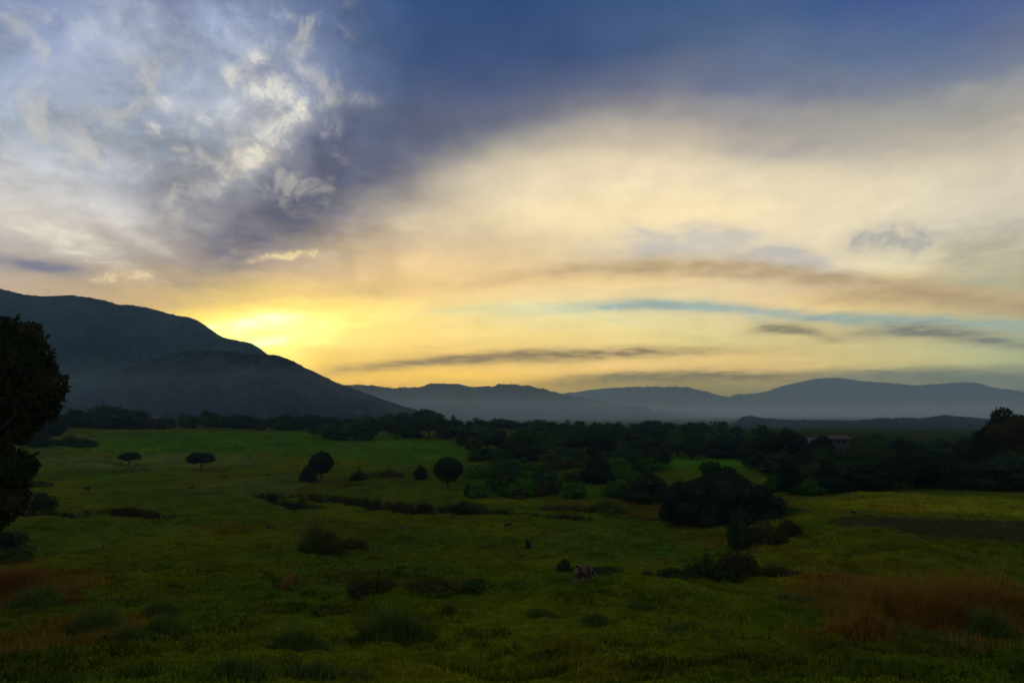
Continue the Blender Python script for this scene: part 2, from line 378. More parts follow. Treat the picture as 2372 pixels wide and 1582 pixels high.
def plow_mask(x, y):
    c0, c1 = PLOW; ab = c1 - c0
    t = ((x - c0[0]) * ab[0] + (y - c0[1]) * ab[1]) / (ab @ ab)
    n = np.array([-ab[1], ab[0]]) / math.hypot(*ab); s = (x - c0[0]) * n[0] + (y - c0[1]) * n[1]
    s = s + fbm(x / 8, y / 8, 2, 3) * 3.0
    w = np.interp(t, [0, 0.08, 0.3, 1.3], [0.2, 4.0, 11.5, 11.0])
    return sstep(w, w * 0.8, np.abs(s + 2.0)) * (t > 0) * (t < 1.3), s
def h_full(x, y):
    x = np.asarray(x, float); y = np.asarray(y, float); z = h_base(x, y); r = np.hypot(x, y)
    near = 1 - sstep(120, 330, r)
    z = z + near * (fbm(x / 5.5, y / 7, 2, 3) * 0.55 - fbm(x / 4.2, y / 1.7, 4, 3) * 0.5 * sstep(8, 30, r) + np.abs(fbm(x / 1.8, y / 0.9, 4, 3)) * 0.45 * (1 - sstep(60, 200, r) * 0.6))
    dep, soil = gully(x, y); z = z - dep
    pm, s = plow_mask(x, y); z = z + pm * (np.sin(s * 2.6 + fbm(x / 6, y / 6, 6, 2) * 3) * 0.16 + fbm(x / .8, y / .8, 5, 2) * 0.18)
    return z
def hz(x, y): return float(h_full(np.array([float(x)]), np.array([float(y)]))[0])
def blob(x0, x1, y0, y1):
    a = hit((x0 + x1) / 2, y0); b = hit((x0 + x1) / 2, y1); l = hit(x0, (y0 + y1) / 2); r = hit(x1, (y0 + y1) / 2)
    return ((l[0] + r[0]) / 2, (a[1] + b[1]) / 2, max(0.5, abs(r[0] - l[0]) / 2), max(0.5, abs(a[1] - b[1]) / 2))
GREEN = np.array([0.040, 0.056, 0.008]); OLIVE = np.array([0.060, 0.060, 0.009]); BRIGHT = np.array([0.024, 0.074, 0.008])
PALE = np.array([0.060, 0.082, 0.055]); RED = np.array([0.078, 0.040, 0.010]); SOIL = np.array([0.011, 0.010, 0.014])
YEL = np.array([0.115, 0.110, 0.010]); DARK = np.array([0.022, 0.036, 0.010]); COOL = np.array([0.034, 0.062, 0.022]); BROWN = np.array([0.048, 0.036, 0.012])
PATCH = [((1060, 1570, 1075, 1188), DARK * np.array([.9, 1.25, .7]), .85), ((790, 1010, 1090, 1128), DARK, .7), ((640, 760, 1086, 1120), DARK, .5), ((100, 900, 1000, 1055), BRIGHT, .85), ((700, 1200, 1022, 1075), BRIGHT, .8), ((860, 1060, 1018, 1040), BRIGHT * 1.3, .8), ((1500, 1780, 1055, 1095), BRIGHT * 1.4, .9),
         ((60, 620, 1050, 1085), PALE, .8), ((300, 800, 1085, 1125), OLIVE, .6), ((90, 420, 1092, 1112), BRIGHT * .8, .5), ((440, 760, 1100, 1150), PALE * .9, .5),
         ((200, 560, 1128, 1170), COOL, .6), ((60, 400, 1200, 1300), COOL, .5), ((620, 1160, 1195, 1240), OLIVE, .6), ((1200, 1620, 1212, 1330), COOL, .7),
         ((60, 600, 1300, 1420), OLIVE, .5), ((300, 720, 1200, 1300), OLIVE * .9, .6), ((450, 640, 1205, 1235), RED * .8, .4),
         ((1250, 1560, 1160, 1196), BROWN, .8), ((1400, 1540, 1150, 1205), BROWN, .6), ((1880, 2500, 1140, 1206), YEL, .9), ((1850, 2030, 1190, 1220), YEL * .8, .6), ((1990, 2160, 1168, 1190), RED * 1.1, .5),
         ((1700, 2372, 1225, 1330), OLIVE, .55), ((1500, 2372, 1330, 1600), GREEN, .5), ((1900, 2420, 1330, 1500), RED, .85), ((1850, 2150, 1460, 1510), RED * .8, .6),
         ((-200, 160, 1330, 1420), RED * .9, .8), ((-200, 140, 1440, 1600), RED * .9, .8), ((130, 180, 1370, 1400), RED, .7), ((1230, 1450, 1480, 1582), BROWN, .6), ((200, 620, 1440, 1582), OLIVE * .9, .6),
         ((700, 800, 1105, 1150), RED * .6, .5), ((900, 1240, 1480, 1600), OLIVE, .5), ((700, 1160, 1330, 1360), BROWN, .5), ((1640, 1860, 1210, 1330), BROWN, .6)]
PATCHW = [(blob(*b), c, s) for b, c, s in PATCH]
def g_col(x, y):
    n1 = fbm(x / 18, y / 26, 1, 4); n2 = fbm(x / 3.2, y / 4.5, 3, 3); n3 = fbm(x / 0.7, y / 0.9, 5, 2)
    c = GREEN[None] * (1 - 0) + 0 * n1[:, None]
    def mixin(c, m, k): return c * (1 - m[:, None]) + k[None] * m[:, None]
    c = mixin(c, sstep(-0.05, 0.25, n1) * 0.7, OLIVE); c = mixin(c, sstep(0.0, -0.3, n1) * 0.6, COOL)
    for (cx, cy_, rx, ry), k, s in PATCHW:
        d = np.sqrt(((x - cx) / rx) ** 2 + ((y - cy_) / ry) ** 2) + n2 * 0.35 + n1 * 0.35
        c = mixin(c, (1 - sstep(0.75, 1.15, d)) * s, k)
    n4 = fbm(x / 4.2, y / 1.7, 4, 3); c = mixin(c, sstep(0.10, 0.34, n4) * 0.6, DARK); c = mixin(c, sstep(0.12, 0.34, n2) * 0.4, DARK); c = mixin(c, sstep(0.18, 0.4, fbm(x / 6 + 40, y / 6, 6, 3)) * 0.4, BROWN)
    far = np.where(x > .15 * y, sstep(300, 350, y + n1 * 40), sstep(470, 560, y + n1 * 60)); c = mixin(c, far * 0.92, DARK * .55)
    dep, soil = gully(x, y); c = mixin(c, np.clip(soil, 0, 1), SOIL)
    pm, _ = plow_mask(x, y); c = mixin(c, pm * np.clip(0.95 + n2 * 0.9, 0, 1), SOIL * 2.2)
    return c * np.array([2.0, 1.85, .42]) * (1 + 0.5 * n2 + 0.35 * n3 + 0.35 * n1)[:, None]

# ------------------------------------------------------------------ materials
def pmat(name, rough=0.95, spec=0.1):
    m = bpy.data.materials.new(name); m.use_nodes = True; t = NT(m.node_tree); b = m.node_tree.nodes['Principled BSDF']
    b.inputs['Roughness'].default_value = rough; b.inputs['Specular IOR Level'].default_value = spec
    return m, t, b
def foliage_mat(name, c1, c2, scale=0.6):
    m, t, b = pmat(name, 1.0, 0.0); tc = t.n('ShaderNodeTexCoord').outputs['Object']
    oi = t.n('ShaderNodeObjectInfo').outputs['Random']
    n = t.noise(tc, scale, 3, 0.6).outputs[0]
    f = t.m('ADD', t.rng(n, 0.3, 0.7, -0.2, 0.8), t.m('MULTIPLY', t.m('SUBTRACT', oi, 0.5), 0.8), clamp=True)
    c = t.mix(f, c1, c2); t.put(b.inputs['Base Color'], c)
    return m
def noise_mat(name, c1, c2, scale=2.0, coord='Object', bump=0.0, rough=0.9, lo=0.35, hi=0.65, detail=5):
    m, t, b = pmat(name, rough, 0.1); tc = t.n('ShaderNodeTexCoord').outputs[coord]
    n = t.noise(tc, scale, detail, 0.6).outputs[0]; t.put(b.inputs['Base Color'], t.mix(t.rng(n, lo, hi), c1, c2))
    if bump:
        bp = t.n('ShaderNodeBump'); bp.inputs['Strength'].default_value = bump; t.put(bp.inputs['Height'], n); t.put(b.inputs['Normal'], bp.outputs[0])
    return m
M = {}
M['dark'] = foliage_mat('dark_foliage', (0.016, 0.034, 0.016), (0.040, 0.062, 0.020))
M['mid'] = foliage_mat('mid_foliage', (0.026, 0.056, 0.014), (0.062, 0.096, 0.018))
M['lush'] = foliage_mat('lush_foliage', (0.034, 0.110, 0.010), (0.070, 0.165, 0.014))
M['brown'] = foliage_mat('brown_foliage', (0.050, 0.044, 0.014), (0.095, 0.066, 0.018))
M['red'] = foliage_mat('reddish_foliage', (0.060, 0.028, 0.010), (0.085, 0.050, 0.014))
M['mango'] = foliage_mat('mango_foliage', (0.022, 0.034, 0.010), (0.060, 0.058, 0.012), 0.45)
M['bark'] = noise_mat('bark', (0.035, 0.026, 0.018), (0.075, 0.058, 0.042), 6, bump=0.4)
def tint_mat(name, fine=4.0, amt=0.35, bump=0.0):
    m, t, b = pmat(name, 1.0, 0.0); a = t.n('ShaderNodeAttribute'); a.attribute_name = 'tint'
    tc = t.n('ShaderNodeTexCoord').outputs['Object']; n = t.noise(tc, fine, 6, 0.65).outputs[0]
    t.put(b.inputs['Base Color'], t.v('SCALE', a.outputs['Color'], scale=t.rng(n, 0.3, 0.7, 1 - amt, 1 + amt)))
    if bump:
        bp = t.n('ShaderNodeBump'); bp.inputs['Strength'].default_value = bump; bp.inputs['Distance'].default_value = 0.4
        n2 = t.noise(tc, fine * 0.5, 6, 0.7).outputs[0]; t.put(bp.inputs['Height'], n2); t.put(b.inputs['Normal'], bp.outputs[0])
    return m
M['ground'] = tint_mat('meadow_ground', 2.2, 0.4, 0.8)
M['grass'] = tint_mat('grass_blades', 3.0, 0.2)

# ------------------------------------------------------------------ the ground
azs = np.concatenate([np.linspace(-180, -52, 44, endpoint=False), np.linspace(-52, -43, 24, endpoint=False), np.linspace(-43, 43, 760, endpoint=False),
                      np.linspace(43, 52, 24, endpoint=False), np.linspace(52, 180, 44, endpoint=False)])
rs = np.concatenate([np.geomspace(3, 12, 14, endpoint=False), np.geomspace(12, 270, 400, endpoint=False), np.geomspace(270, 900, 80, endpoint=False), np.geomspace(900, 12000, 44)])
A_, R_ = np.meshgrid(np.radians(azs), rs); gx = (R_ * np.sin(A_)).ravel(); gy = (R_ * np.cos(A_)).ravel()
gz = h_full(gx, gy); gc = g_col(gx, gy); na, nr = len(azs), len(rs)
ii = np.arange(nr - 1)[:, None] * na + np.arange(na)[None]; jj = np.arange(nr - 1)[:, None] * na + ((np.arange(na) + 1) % na)[None]
q = np.stack([ii.ravel(), jj.ravel(), (jj + na).ravel(), (ii + na).ravel()], 1)[:, ::-1]
Vg = np.stack([gx, gy, gz], 1); cidx = len(Vg)
Vg = np.vstack([Vg, [[0, 0, hz(0, 0.1)]]]); gc = np.vstack([gc, gc[:1]])
fan = np.stack([np.full(na, cidx), (np.arange(na) + 1) % na, np.arange(na)], 1)
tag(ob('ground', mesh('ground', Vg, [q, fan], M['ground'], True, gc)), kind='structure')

# ------------------------------------------------------------------ hills
def hill_mat(name, c1, c2, scale):
    m, t, b = pmat(name, 1.0, 0.0); tc = t.n('ShaderNodeTexCoord').outputs['Object']
    n = t.noise(tc, scale, 8, 0.62).outputs[0]; n2 = t.noise(tc, scale * 9, 5, 0.6).outputs[0]
    n3 = t.noise(tc, scale * 3.2, 5, 0.6, 1.0).outputs[0]
    f = t.m('ADD', t.rng(n, 0.35, 0.65, 0, .7), t.m('ADD', t.m('MULTIPLY', t.m('SUBTRACT', n2, 0.5), 2.8), t.m('MULTIPLY', t.m('SUBTRACT', n3, 0.5), 2.6)), clamp=True)
    t.put(b.inputs['Base Color'], t.mix(f, c1, c2)); bp = t.n('ShaderNodeBump'); bp.inputs['Strength'].default_value = 1.0; bp.inputs['Distance'].default_value = 25.0
    t.put(bp.inputs['Height'], n2); t.put(b.inputs['Normal'], bp.outputs[0]); return m
M['hill'] = hill_mat('hill_scrub', (0.003, 0.014, 0.018), (0.040, 0.075, 0.060), 0.0055)
M['hill2'] = hill_mat('far_hill_scrub', (0.02, 0.03, 0.025), (0.045, 0.055, 0.045), 0.002)
def hill(name, pts, dist, front, back, seed, mat, rav=0.2, ncol=520, rough=2.0):
    rough *= 1.6
    pts = sorted(pts); px = np.linspace(pts[0][0], pts[-1][0], ncol)
    py = np.interp(px, [p[0] for p in pts], [p[1] for p in pts])
    k = np.ones(7) / 7; pys = np.convolve(np.pad(py, 3, mode='edge'), k, 'valid')
    X = (px - PW / 2) / FPX; Z = (PH / 2 - pys) / FPX; yy = CT - Z * ST; zz = ST + Z * CT
    dist_ = np.full(ncol, float(dist)) * (1 + 0.05 * np.sin(np.linspace(0, 7, ncol) + seed))
    rx = X / yy * dist_; ry = dist_; top = EYE + zz / yy * dist_
    top = top + fbm(rx / 60, ry * 0 + seed, seed, 4, 0.6) * rough + np.maximum(fbm(rx / (dist * .0035), ry * 0 + seed, seed + 2, 2), 0) * dist * .0026
    ts = np.concatenate([np.linspace(-1, 0, 70), np.linspace(0, 1, 18)[1:]])
    Xg = np.zeros((len(ts), ncol)); Yg = Xg.copy(); Zg = Xg.copy()
    for i, t in enumerate(ts):
        dd = np.where(t < 0, t * front, t * back); sc_ = (ry + dd) / ry
        Xg[i] = rx * sc_; Yg[i] = ry + dd
        pr = (1 - abs(t)) ** 1.25 if t < 0 else 1 - t ** 1.5
        base = -12.0; hgt = np.maximum(top - base, 4)
        w = math.sin(math.pi * min(1, abs(t))) ** 0.7
        rv = -np.abs(fbm(rx / (front * 0.16) + t * 0.9, np.full(ncol, t * 1.6 + seed), seed, 5, 0.55)) * hgt * rav * w * 1.4
        rv2 = fbm(rx / (front * 0.45), np.full(ncol, t * 2.2), seed + 3, 3) * hgt * rav * w * 0.7
        Zg[i] = base + hgt * pr + rv + rv2
    V = np.stack([Xg.ravel(), Yg.ravel(), Zg.ravel()], 1); n = ncol
    a = (np.arange(len(ts) - 1)[:, None] * n + np.arange(n - 1)[None]).ravel()
    o = ob(name, mesh(name, V, np.stack([a, a + 1, a + n + 1, a + n], 1), mat, True)); tag(o, kind='structure'); return o
S = 1.009
def sc_pts(l): return [(x * S, y * S) for x, y in l]
hill('mountain', sc_pts([(-900, 900), (-500, 730), (-250, 650), (-80, 655), (0, 664), (60, 677), (110, 681), (160, 677), (230, 688), (265, 699), (300, 700), (355, 711), (395, 722), (435, 728), (462, 740), (490, 760), (515, 776), (545, 783), (580, 790), (600, 801), (640, 838), (720, 880), (780, 925), (830, 965)]), 2050, 1050, 500, 3, M['hill'], 0.34, 700, 2.4)
hill('mountain_spur', sc_pts([(-300, 960), (100, 900), (300, 840), (420, 806), (500, 803), (560, 810), (612, 814), (640, 817), (680, 832), (740, 862), (785, 883), (825, 897), (880, 917), (950, 937), (1010, 956), (1060, 972)]), 1120, 440, 200, 5, M['hill'], 0.30, 700, 1.5)
hill('low_hill', sc_pts([(640, 960), (760, 893), (800, 884), (850, 884), (905, 891), (980, 905), (1100, 930), (1200, 960)]), 3500, 900, 600, 2, M['hill'], 0.2, 300, 4)
hill('middle_hill', sc_pts([(780, 965), (850, 915), (905, 893), (960, 888), (985, 882), (1010, 880), (1050, 880), (1090, 888), (1130, 886), (1160, 882), (1215, 884), (1250, 894), (1300, 907), (1380, 921), (1440, 932), (1470, 931), (1500, 943), (1560, 958), (1640, 972)]), 3900, 1500, 700, 4, M['hill'], 0.28, 620, 5)
hill('low_hill', sc_pts([(1480, 965), (1505, 943), (1520, 939), (1545, 944), (1590, 953), (1640, 957), (1700, 960), (1800, 966), (1900, 972)]), 4600, 500, 400, 6, M['hill'], 0.1, 240, 2)
hill('far_hill', sc_pts([(1150, 960), (1240, 915), (1300, 903), (1380, 892), (1460, 888), (1572, 888), (1620, 898), (1665, 911), (1800, 930), (1950, 960)]), 9200, 1200, 700, 1, M['hill2'], 0.1, 400, 6)
hill('far_hill', sc_pts([(1300, 965), (1370, 925), (1440, 912), (1500, 925), (1560, 920), (1620, 936), (1720, 965)]), 7600, 900, 500, 7, M['hill2'], 0.1, 300, 6)
hill('far_mountain', sc_pts([(1560, 962), (1640, 925), (1690, 905), (1740, 903), (1770, 896), (1800, 885), (1840, 876), (1870, 870), (1905, 867), (1930, 868), (1970, 874), (2000, 876), (2060, 881), (2110, 885), (2180, 879), (2230, 877), (2255, 882), (2290, 892), (2351, 898), (2450, 915), (2600, 905), (2900, 940), (3100, 965)]), 10300, 1700, 700, 5, M['hill2'], 0.12, 620, 6)
hill('low_hill', sc_pts([(1560, 1000), (1640, 985), (1690, 968), (1705, 957), (1722, 954), (1745, 960), (1800, 962), (1870, 964), (1950, 967), (2010, 961), (2080, 959), (2120, 959), (2165, 952), (2210, 957), (2260, 961), (2351, 963), (2500, 958), (2800, 985), (3000, 1010)]), 1050, 560, 300, 8, M['hill'], 0.14, 520, 1.0)
hill('low_hill', sc_pts([(1780, 968), (1810, 957), (1850, 962), (1920, 957), (1990, 961), (2090, 955), (2200, 960), (2330, 958), (2500, 966)]), 5600, 600, 400, 2, M['hill2'], 0.1, 300, 4)

# ------------------------------------------------------------------ trees
def ico(sub):
    import bmesh
    bm = bmesh.new(); bmesh.ops.create_icosphere(bm, subdivisions=sub, radius=1); V = np.array([v.co[:] for v in bm.verts]); F = np.array([[v.index for v in f.verts] for f in bm.faces]); bm.free(); return V, F
ICO = {1: ico(1), 2: ico(2), 3: ico(3)}
def crown(name, lobes, nleaf, size, mat, seed, sub=2, droop=0.0, core=0.86, long=1.0, inner=0.7, outer=1.12):
    rg = np.random.RandomState(seed); L = np.array(lobes, float); Vs = []; Fs = []; n0 = 0
    iv, jf = ICO[sub]
    for l in L:
        d = 1 + 0.28 * fbm(iv[:, 0] * 2.2 + l[0] + seed, iv[:, 1] * 2.2 + iv[:, 2] * 1.9 + l[2], seed, 3)
        Vs.append(iv * (l[3:6] * core)[None] * d[:, None] + l[:3]); Fs.append(jf + n0); n0 += len(iv)
    w = (L[:, 3] * L[:, 5]) ** 1.0; w /= w.sum(); k = rg.choice(len(L), nleaf * 2, p=w)
    dirs = rg.normal(size=(nleaf * 2, 3)); dirs /= np.linalg.norm(dirs, axis=1)[:, None]
    lump = 0.5 + vn(dirs[:, 0] * 3 + k * 3.1, dirs[:, 1] * 3 + dirs[:, 2] * 2.7, seed)
    rad = inner + (outer - inner) * (0.35 * rg.rand(nleaf * 2) + 0.65 * lump)
    P = L[k, :3] + dirs * L[k, 3:6] * rad[:, None]
    keep = np.ones(len(P), bool)
    for i, l in enumerate(L): keep &= (k == i) | (np.linalg.norm((P - l[:3]) / l[3:6], axis=1) > 0.86)
    P = P[keep][:nleaf]; D = dirs[keep][:nleaf]; n = len(P)
    a = rg.normal(size=(n, 3)) + D * 0.6; a[:, 2] -= droop * 2; a /= np.linalg.norm(a, axis=1)[:, None]
    b = np.cross(a, rg.normal(size=(n, 3))); b /= np.linalg.norm(b, axis=1)[:, None]
    s = size * (0.6 + 0.8 * rg.rand(n))[:, None]
    Q = np.concatenate([P - b * s * 0.5 / long, P + b * s * 0.5 / long, P + a * s * long + b * s * 0.12])
    # every leaf spray is a small kite of two triangles
    Q = np.concatenate([P, P + a * s * long * .5 + b * s * .34, P + a * s * long, P + a * s * long * .45 - b * s * .34]); i = np.arange(n)
    Vs.append(Q); quads = np.stack([i, i + n, i + 2 * n, i + 3 * n], 1) + n0
    return mesh(name, np.concatenate(Vs), [np.concatenate(Fs), quads], mat)
def tube(path, rad, seg=7):
    path = np.array(path, float); n = len(path); V = []; F = []
    for i in range(n):
        t = path[min(i + 1, n - 1)] - path[max(i - 1, 0)]; t /= np.linalg.norm(t) + 1e-9
        u = np.cross(t, [0.31, 0.95, 0.1]); u /= np.linalg.norm(u); v = np.cross(t, u)
        for k in range(seg): a = 2 * math.pi * k / seg; V.append(path[i] + rad[i] * (math.cos(a) * u + math.sin(a) * v))
    for i in range(n - 1):
        for k in range(seg): F.append([i * seg + k, i * seg + (k + 1) % seg, (i + 1) * seg + (k + 1) % seg, (i + 1) * seg + k])
    return np.array(V), np.array(F)
def join(parts):
    Vs = []; Fs = []; n = 0
    for V, F in parts: Vs.append(V); Fs.append(F + n); n += len(V)
    return np.concatenate(Vs), np.concatenate(Fs)
def trunk_mesh(h, r, lobes, seed, fork=0.45):
    rg = random.Random(seed); parts = []
    p = [(0, 0, -0.4), (0.02 * h, 0, h * fork * 0.5), (0.0, 0.03 * h, h * fork), (0.03 * h, 0.0, h * 0.72)]
    parts.append(tube(p, [r * 1.3, r, r * 0.8, r * 0.3]))
    for l in lobes[:6]:
        e = np.array(l[:3]); s = np.array([0, 0.02 * h, h * fork * (0.75 + 0.25 * rg.random())]); m = (s + e) / 2 + np.array([0, 0, 0.04 * h])
        parts.append(tube([s, m, e], [r * 0.5, r * 0.33, r * 0.12], 5))
    V, F = join(parts); return mesh('trunk', V, F, M['bark'], True)
def lobes_for(kind, rg):
    """unit crown (height 1) built of lobes"""
    L = []
    if kind == 'round':
        L.append((0, 0, .60, .36, .36, .34))
        for i in range(6): a = i * 1.05 + rg.random(); L.append((.2 * math.cos(a), .2 * math.sin(a), .55 + .15 * rg.random(), .2, .2, .2))
        L.append((.03, 0, .82, .2, .2, .16))
    elif kind == 'spread':
        L.append((0, 0, .68, .42, .42, .22))
        for i in range(8): a = i * .8 + rg.random(); q = .4 + .1 * rg.random(); L.append((q * math.cos(a), q * math.sin(a), .60 + .18 * rg.random(), .22, .22, .17))
    elif kind == 'umbrella':
        for i in range(13): a = i * 2.4; q = .40 * math.sqrt(i / 12) * (.85 + .3 * rg.random()); L.append((q * math.cos(a), q * math.sin(a), .46 + .36 * (1 - q * 1.3) * rg.random() + .08, .17 + .07 * rg.random(), .17 + .07 * rg.random(), .13 + .06 * rg.random()))
    elif kind == 'tall':
        for i in range(9): a = i * 2.4; z = .3 + .6 * i / 8; q = .14 * (1 - abs(z - .5)); L.append((q * math.cos(a), q * math.sin(a), z, .19 * (1.25 - z * .6), .19 * (1.25 - z * .6), .15))
    elif kind == 'broad':
        for i in range(11): a = i * 2.4; q = .33 * math.sqrt(i / 10); L.append((q * math.cos(a), q * math.sin(a), .40 + .42 * rg.random() * (1 - q) + .06, .22 + .06 * rg.random(), .22 + .06 * rg.random(), .2))
        L.append((0, 0, .5, .38, .38, .34))
    elif kind == 'ragged':
        for i in range(12): a = rg.random() * 6.3; q = .32 * rg.random(); L.append((q * math.cos(a), q * math.sin(a), .35 + .55 * rg.random(), .11 + .08 * rg.random(), .11 + .08 * rg.random(), .1 + .05 * rg.random()))
    elif kind == 'bush':
        L.append((0, 0, .36, .36, .34, .36))
        for i in range(14): a = i * .7 + rg.random(); q = .2 + .3 * rg.random(); L.append((q * math.cos(a), q * math.sin(a), .2 + .5 * rg.random() * (1.2 - q * 1.6), .12 + .13 * rg.random(), .2, .14 + .14 * rg.random()))
        L.append((.1, 0, .75, .22, .22, .2)); L.append((-.2, .1, .68, .2, .2, .2))
    elif kind == 'full':
        for i in range(15): a = i * 2.4; q = .36 * math.sqrt(i / 14) * (.8 + .4 * rg.random()); z = .16 + .62 * rg.random() * (1.15 - q * 1.6); L.append((q * math.cos(a), q * math.sin(a), z, .15 + .1 * rg.random(), .15 + .1 * rg.random(), .13 + .08 * rg.random()))
        L.append((0, 0, .42, .32, .32, .38)); L.append((.1, .05, .74, .16, .16, .17)); L.append((-.14, -.02, .66, .17, .17, .17))
    elif kind == 'shrub':
        for i in range(16): a = rg.random() * 6.3; q = .55 * math.sqrt(rg.random()); L.append((q * math.cos(a), q * math.sin(a), .18 + .5 * rg.random() * (1 - q), .16 + .1 * rg.random(), .16 + .1 * rg.random(), .16 + .14 * rg.random()))
    elif kind == 'lowbush':
        for i in range(18): a = i * 2.4; q = .95 * math.sqrt(i / 17) * (.7 + .5 * rg.random()); L.append((q * math.cos(a), q * math.sin(a) * .7, .15 + .4 * rg.random() * (1.1 - q), .16 + .12 * rg.random(), .2, .16 + .2 * rg.random()))
    return L
PROTO = {}
def make_tree(kind, mat, var, hi):
    key = (kind, mat, var, hi)
    if key in PROTO: return PROTO[key]
    rg = random.Random(hash((kind, var)) % 1000 if False else (len(kind) * 31 + var * 7)); L = lobes_for(kind, rg)
    nl, sz, sub = (7500, .036, 2) if hi == 2 else (3400, .046, 1) if hi == 1 else (800, .068, 1)
    core = {'ragged': .42, 'shrub': .45, 'lowbush': .62, 'bush': .7}.get(kind, .8)
    cm = crown('crown', L, nl, sz, M[mat], var * 13 + 5, sub, -0.1, core, 1.3 if kind in ('shrub', 'lowbush', 'bush') else 1.0, .6, 1.35 if kind in ('shrub', 'ragged', 'lowbush', 'bush') else 1.32)
    tm = trunk_mesh(1.0, .03 if kind not in ('bush', 'lowbush', 'shrub') else .02, L, var)
    PROTO[key] = (cm, tm); return PROTO[key]
used_first = {}
def plant(name, x, y, h, kind, mat, var, hi, label, cat, group=None, rz=None, wide=1.0, base='trunk', sink=0.0):
    cm, tm = make_tree(kind, mat, var, hi)
    rz = random.uniform(0, 6.28) if rz is None else rz
    z = hz(x, y) - sink; key = (name, kind, mat, var, hi)
    if key in used_first:
        r = copy_tree(used_first[key]); r.location = (x, y, z); r.rotation_euler = (0, 0, rz); r.scale = (h * wide, h * wide, h)
        for k in ('group',):
            if k in r: del r[k]
    else:
        r = ob(name, None, None, (x, y, z), rz, (h * wide, h * wide, h)); ob('crown' if kind not in ('bush', 'lowbush', 'shrub') else 'foliage', cm, r); ob('trunk' if kind not in ('bush', 'lowbush', 'shrub') else 'stem', tm, r)
        used_first[key] = r
    tag(r, label, cat, group); return r
def xof(px, y): return y * (px - PW / 2) / FPX / 1.007
def htop(px, py, y):
    """height of something standing at depth y whose top is seen at py"""
    Z = (PH / 2 - py) / FPX; k = (ST + Z * CT) / (CT - Z * ST); x = xof(px, y); return EYE + k * y - hz(x, y)
SKL = [(60, 958), (150, 955), (185, 938), (205, 958), (215, 942), (235, 934), (265, 940), (300, 944), (322, 945), (340, 966), (370, 970), (410, 957), (450, 962), (480, 950), (500, 954), (560, 960), (600, 962), (640, 962), (655, 953), (670, 964), (700, 960), (720, 956), (745, 964), (800, 968), (860, 962), (905, 953), (930, 954), (960, 966), (985, 950), (1010, 950), (1030, 965), (1090, 970), (1150, 970), (1200, 972), (1250, 972), (1310, 974), (1400, 975), (1480, 978), (1520, 972), (1560, 982), (1590, 982), (1620, 974), (1640, 988), (1670, 972), (1710, 985), (1740, 996), (1762, 984), (1785, 1000), (1830, 996), (1860, 1020), (1900, 1006), (1950, 1022), (2010, 990), (2050, 1012), (2100, 1012), (2200, 1010), (2240, 1008), (2300, 1000), (2372, 990)]
def skl(px): return float(np.interp(px, [p[0] for p in SKL], [p[1] for p in SKL]))
KSHAPE = {'full': 'leafy', 'round': 'rounded', 'spread': 'flat-topped', 'tall': 'narrow', 'broad': 'broad-crowned', 'ragged': 'ragged'}
KTONE = {'dark': 'dark', 'mid': 'mid-green', 'lush': 'fresh green', 'brown': 'brownish'}
LMK = [(200, 'by the big leafy tree'), (360, 'over the smallest umbrella-shaped tree'), (560, 'over the larger umbrella-shaped tree'), (690, 'left of the round-crowned tree'), (800, 'over the round-crowned tree'), (940, 'over the low brownish scrub'),
       (1100, 'over the ball-shaped tree'), (1270, 'over the left open scrub'), (1430, 'over the big rounded tree'), (1580, 'over the right open scrub'), (1760, 'over the biggest black thicket'), (1900, 'over the fresh green bush'),
       (2060, 'over the ploughed tip'), (2200, 'over the yellow field'), (9999, 'near the right edge')]
BELT = []
def belt(px0, px1, step, y0, y1, dtop, zone, kinds, mats, hi=0, group='trees of the belt across the valley', jit=6, hmin=4.5, hmax=19, wide=(0.85, 1.3)):
    px = px0
    while px < px1:
        y = random.uniform(y0, y1); p = px + random.uniform(-.3, .3) * step
        kind = random.choice(kinds); mat = random.choice(mats)
        h = max(hmin, min(hmax, htop(p, skl(p) + dtop + random.uniform(-jit * 0.5, jit), y)))
        t_ = plant('tree', xof(p, y), y, h, kind, mat, random.randrange(3), hi, f'{KTONE[mat]} {KSHAPE[kind]} tree {zone}, {next(t for e, t in LMK if p < e)}', 'tree', group, wide=random.uniform(*wide)); BELT.append((t_, p))
        px += step * random.uniform(.75, 1.25)
belt(110, 700, 20, 440, 480, 0, 'in the far left row', ['full', 'broad', 'full', 'tall', 'full'], ['dark', 'mid', 'dark'], wide=(1.1, 1.6))
belt(380, 700, 26, 425, 440, 16, 'before the far left row', ['round', 'full'], ['dark', 'mid'], hmin=3.5, wide=(1.2, 1.7))
belt(690, 1730, 25, 430, 520, 0, "on the wood's skyline", ['full', 'round', 'full', 'ragged', 'full'], ['dark', 'mid', 'dark'], wide=(1.3, 1.9))
belt(700, 1560, 40, 620, 850, -1, 'hazily beyond the wood', ['full', 'ragged', 'tall'], ['mid', 'dark'], hmax=15, wide=(1.1, 1.5))
belt(730, 1760, 27, 350, 405, 15, "in the wood's middle rows", ['full', 'round', 'full', 'ragged'], ['dark', 'mid', 'dark'], jit=12, wide=(1.4, 2.0))
belt(1080, 1760, 26, 285, 330, 32, "in the wood's front rows", ['full', 'round', 'tall', 'full'], ['dark', 'mid', 'mid', 'dark'], jit=14, hi=1, wide=(1.4, 2.0))
belt(1100, 1520, 30, 240, 275, 56, "at the wood's near edge", ['full', 'round', 'full', 'ragged'], ['dark', 'mid', 'dark', 'mid'], jit=16, hi=1, hmin=5, wide=(1.3, 1.9))
belt(1740, 2330, 26, 300, 380, 2, 'behind the right thicket', ['full', 'round', 'tall'], ['dark', 'mid'], hi=0, jit=8, hmin=3, wide=(1.2, 1.7))
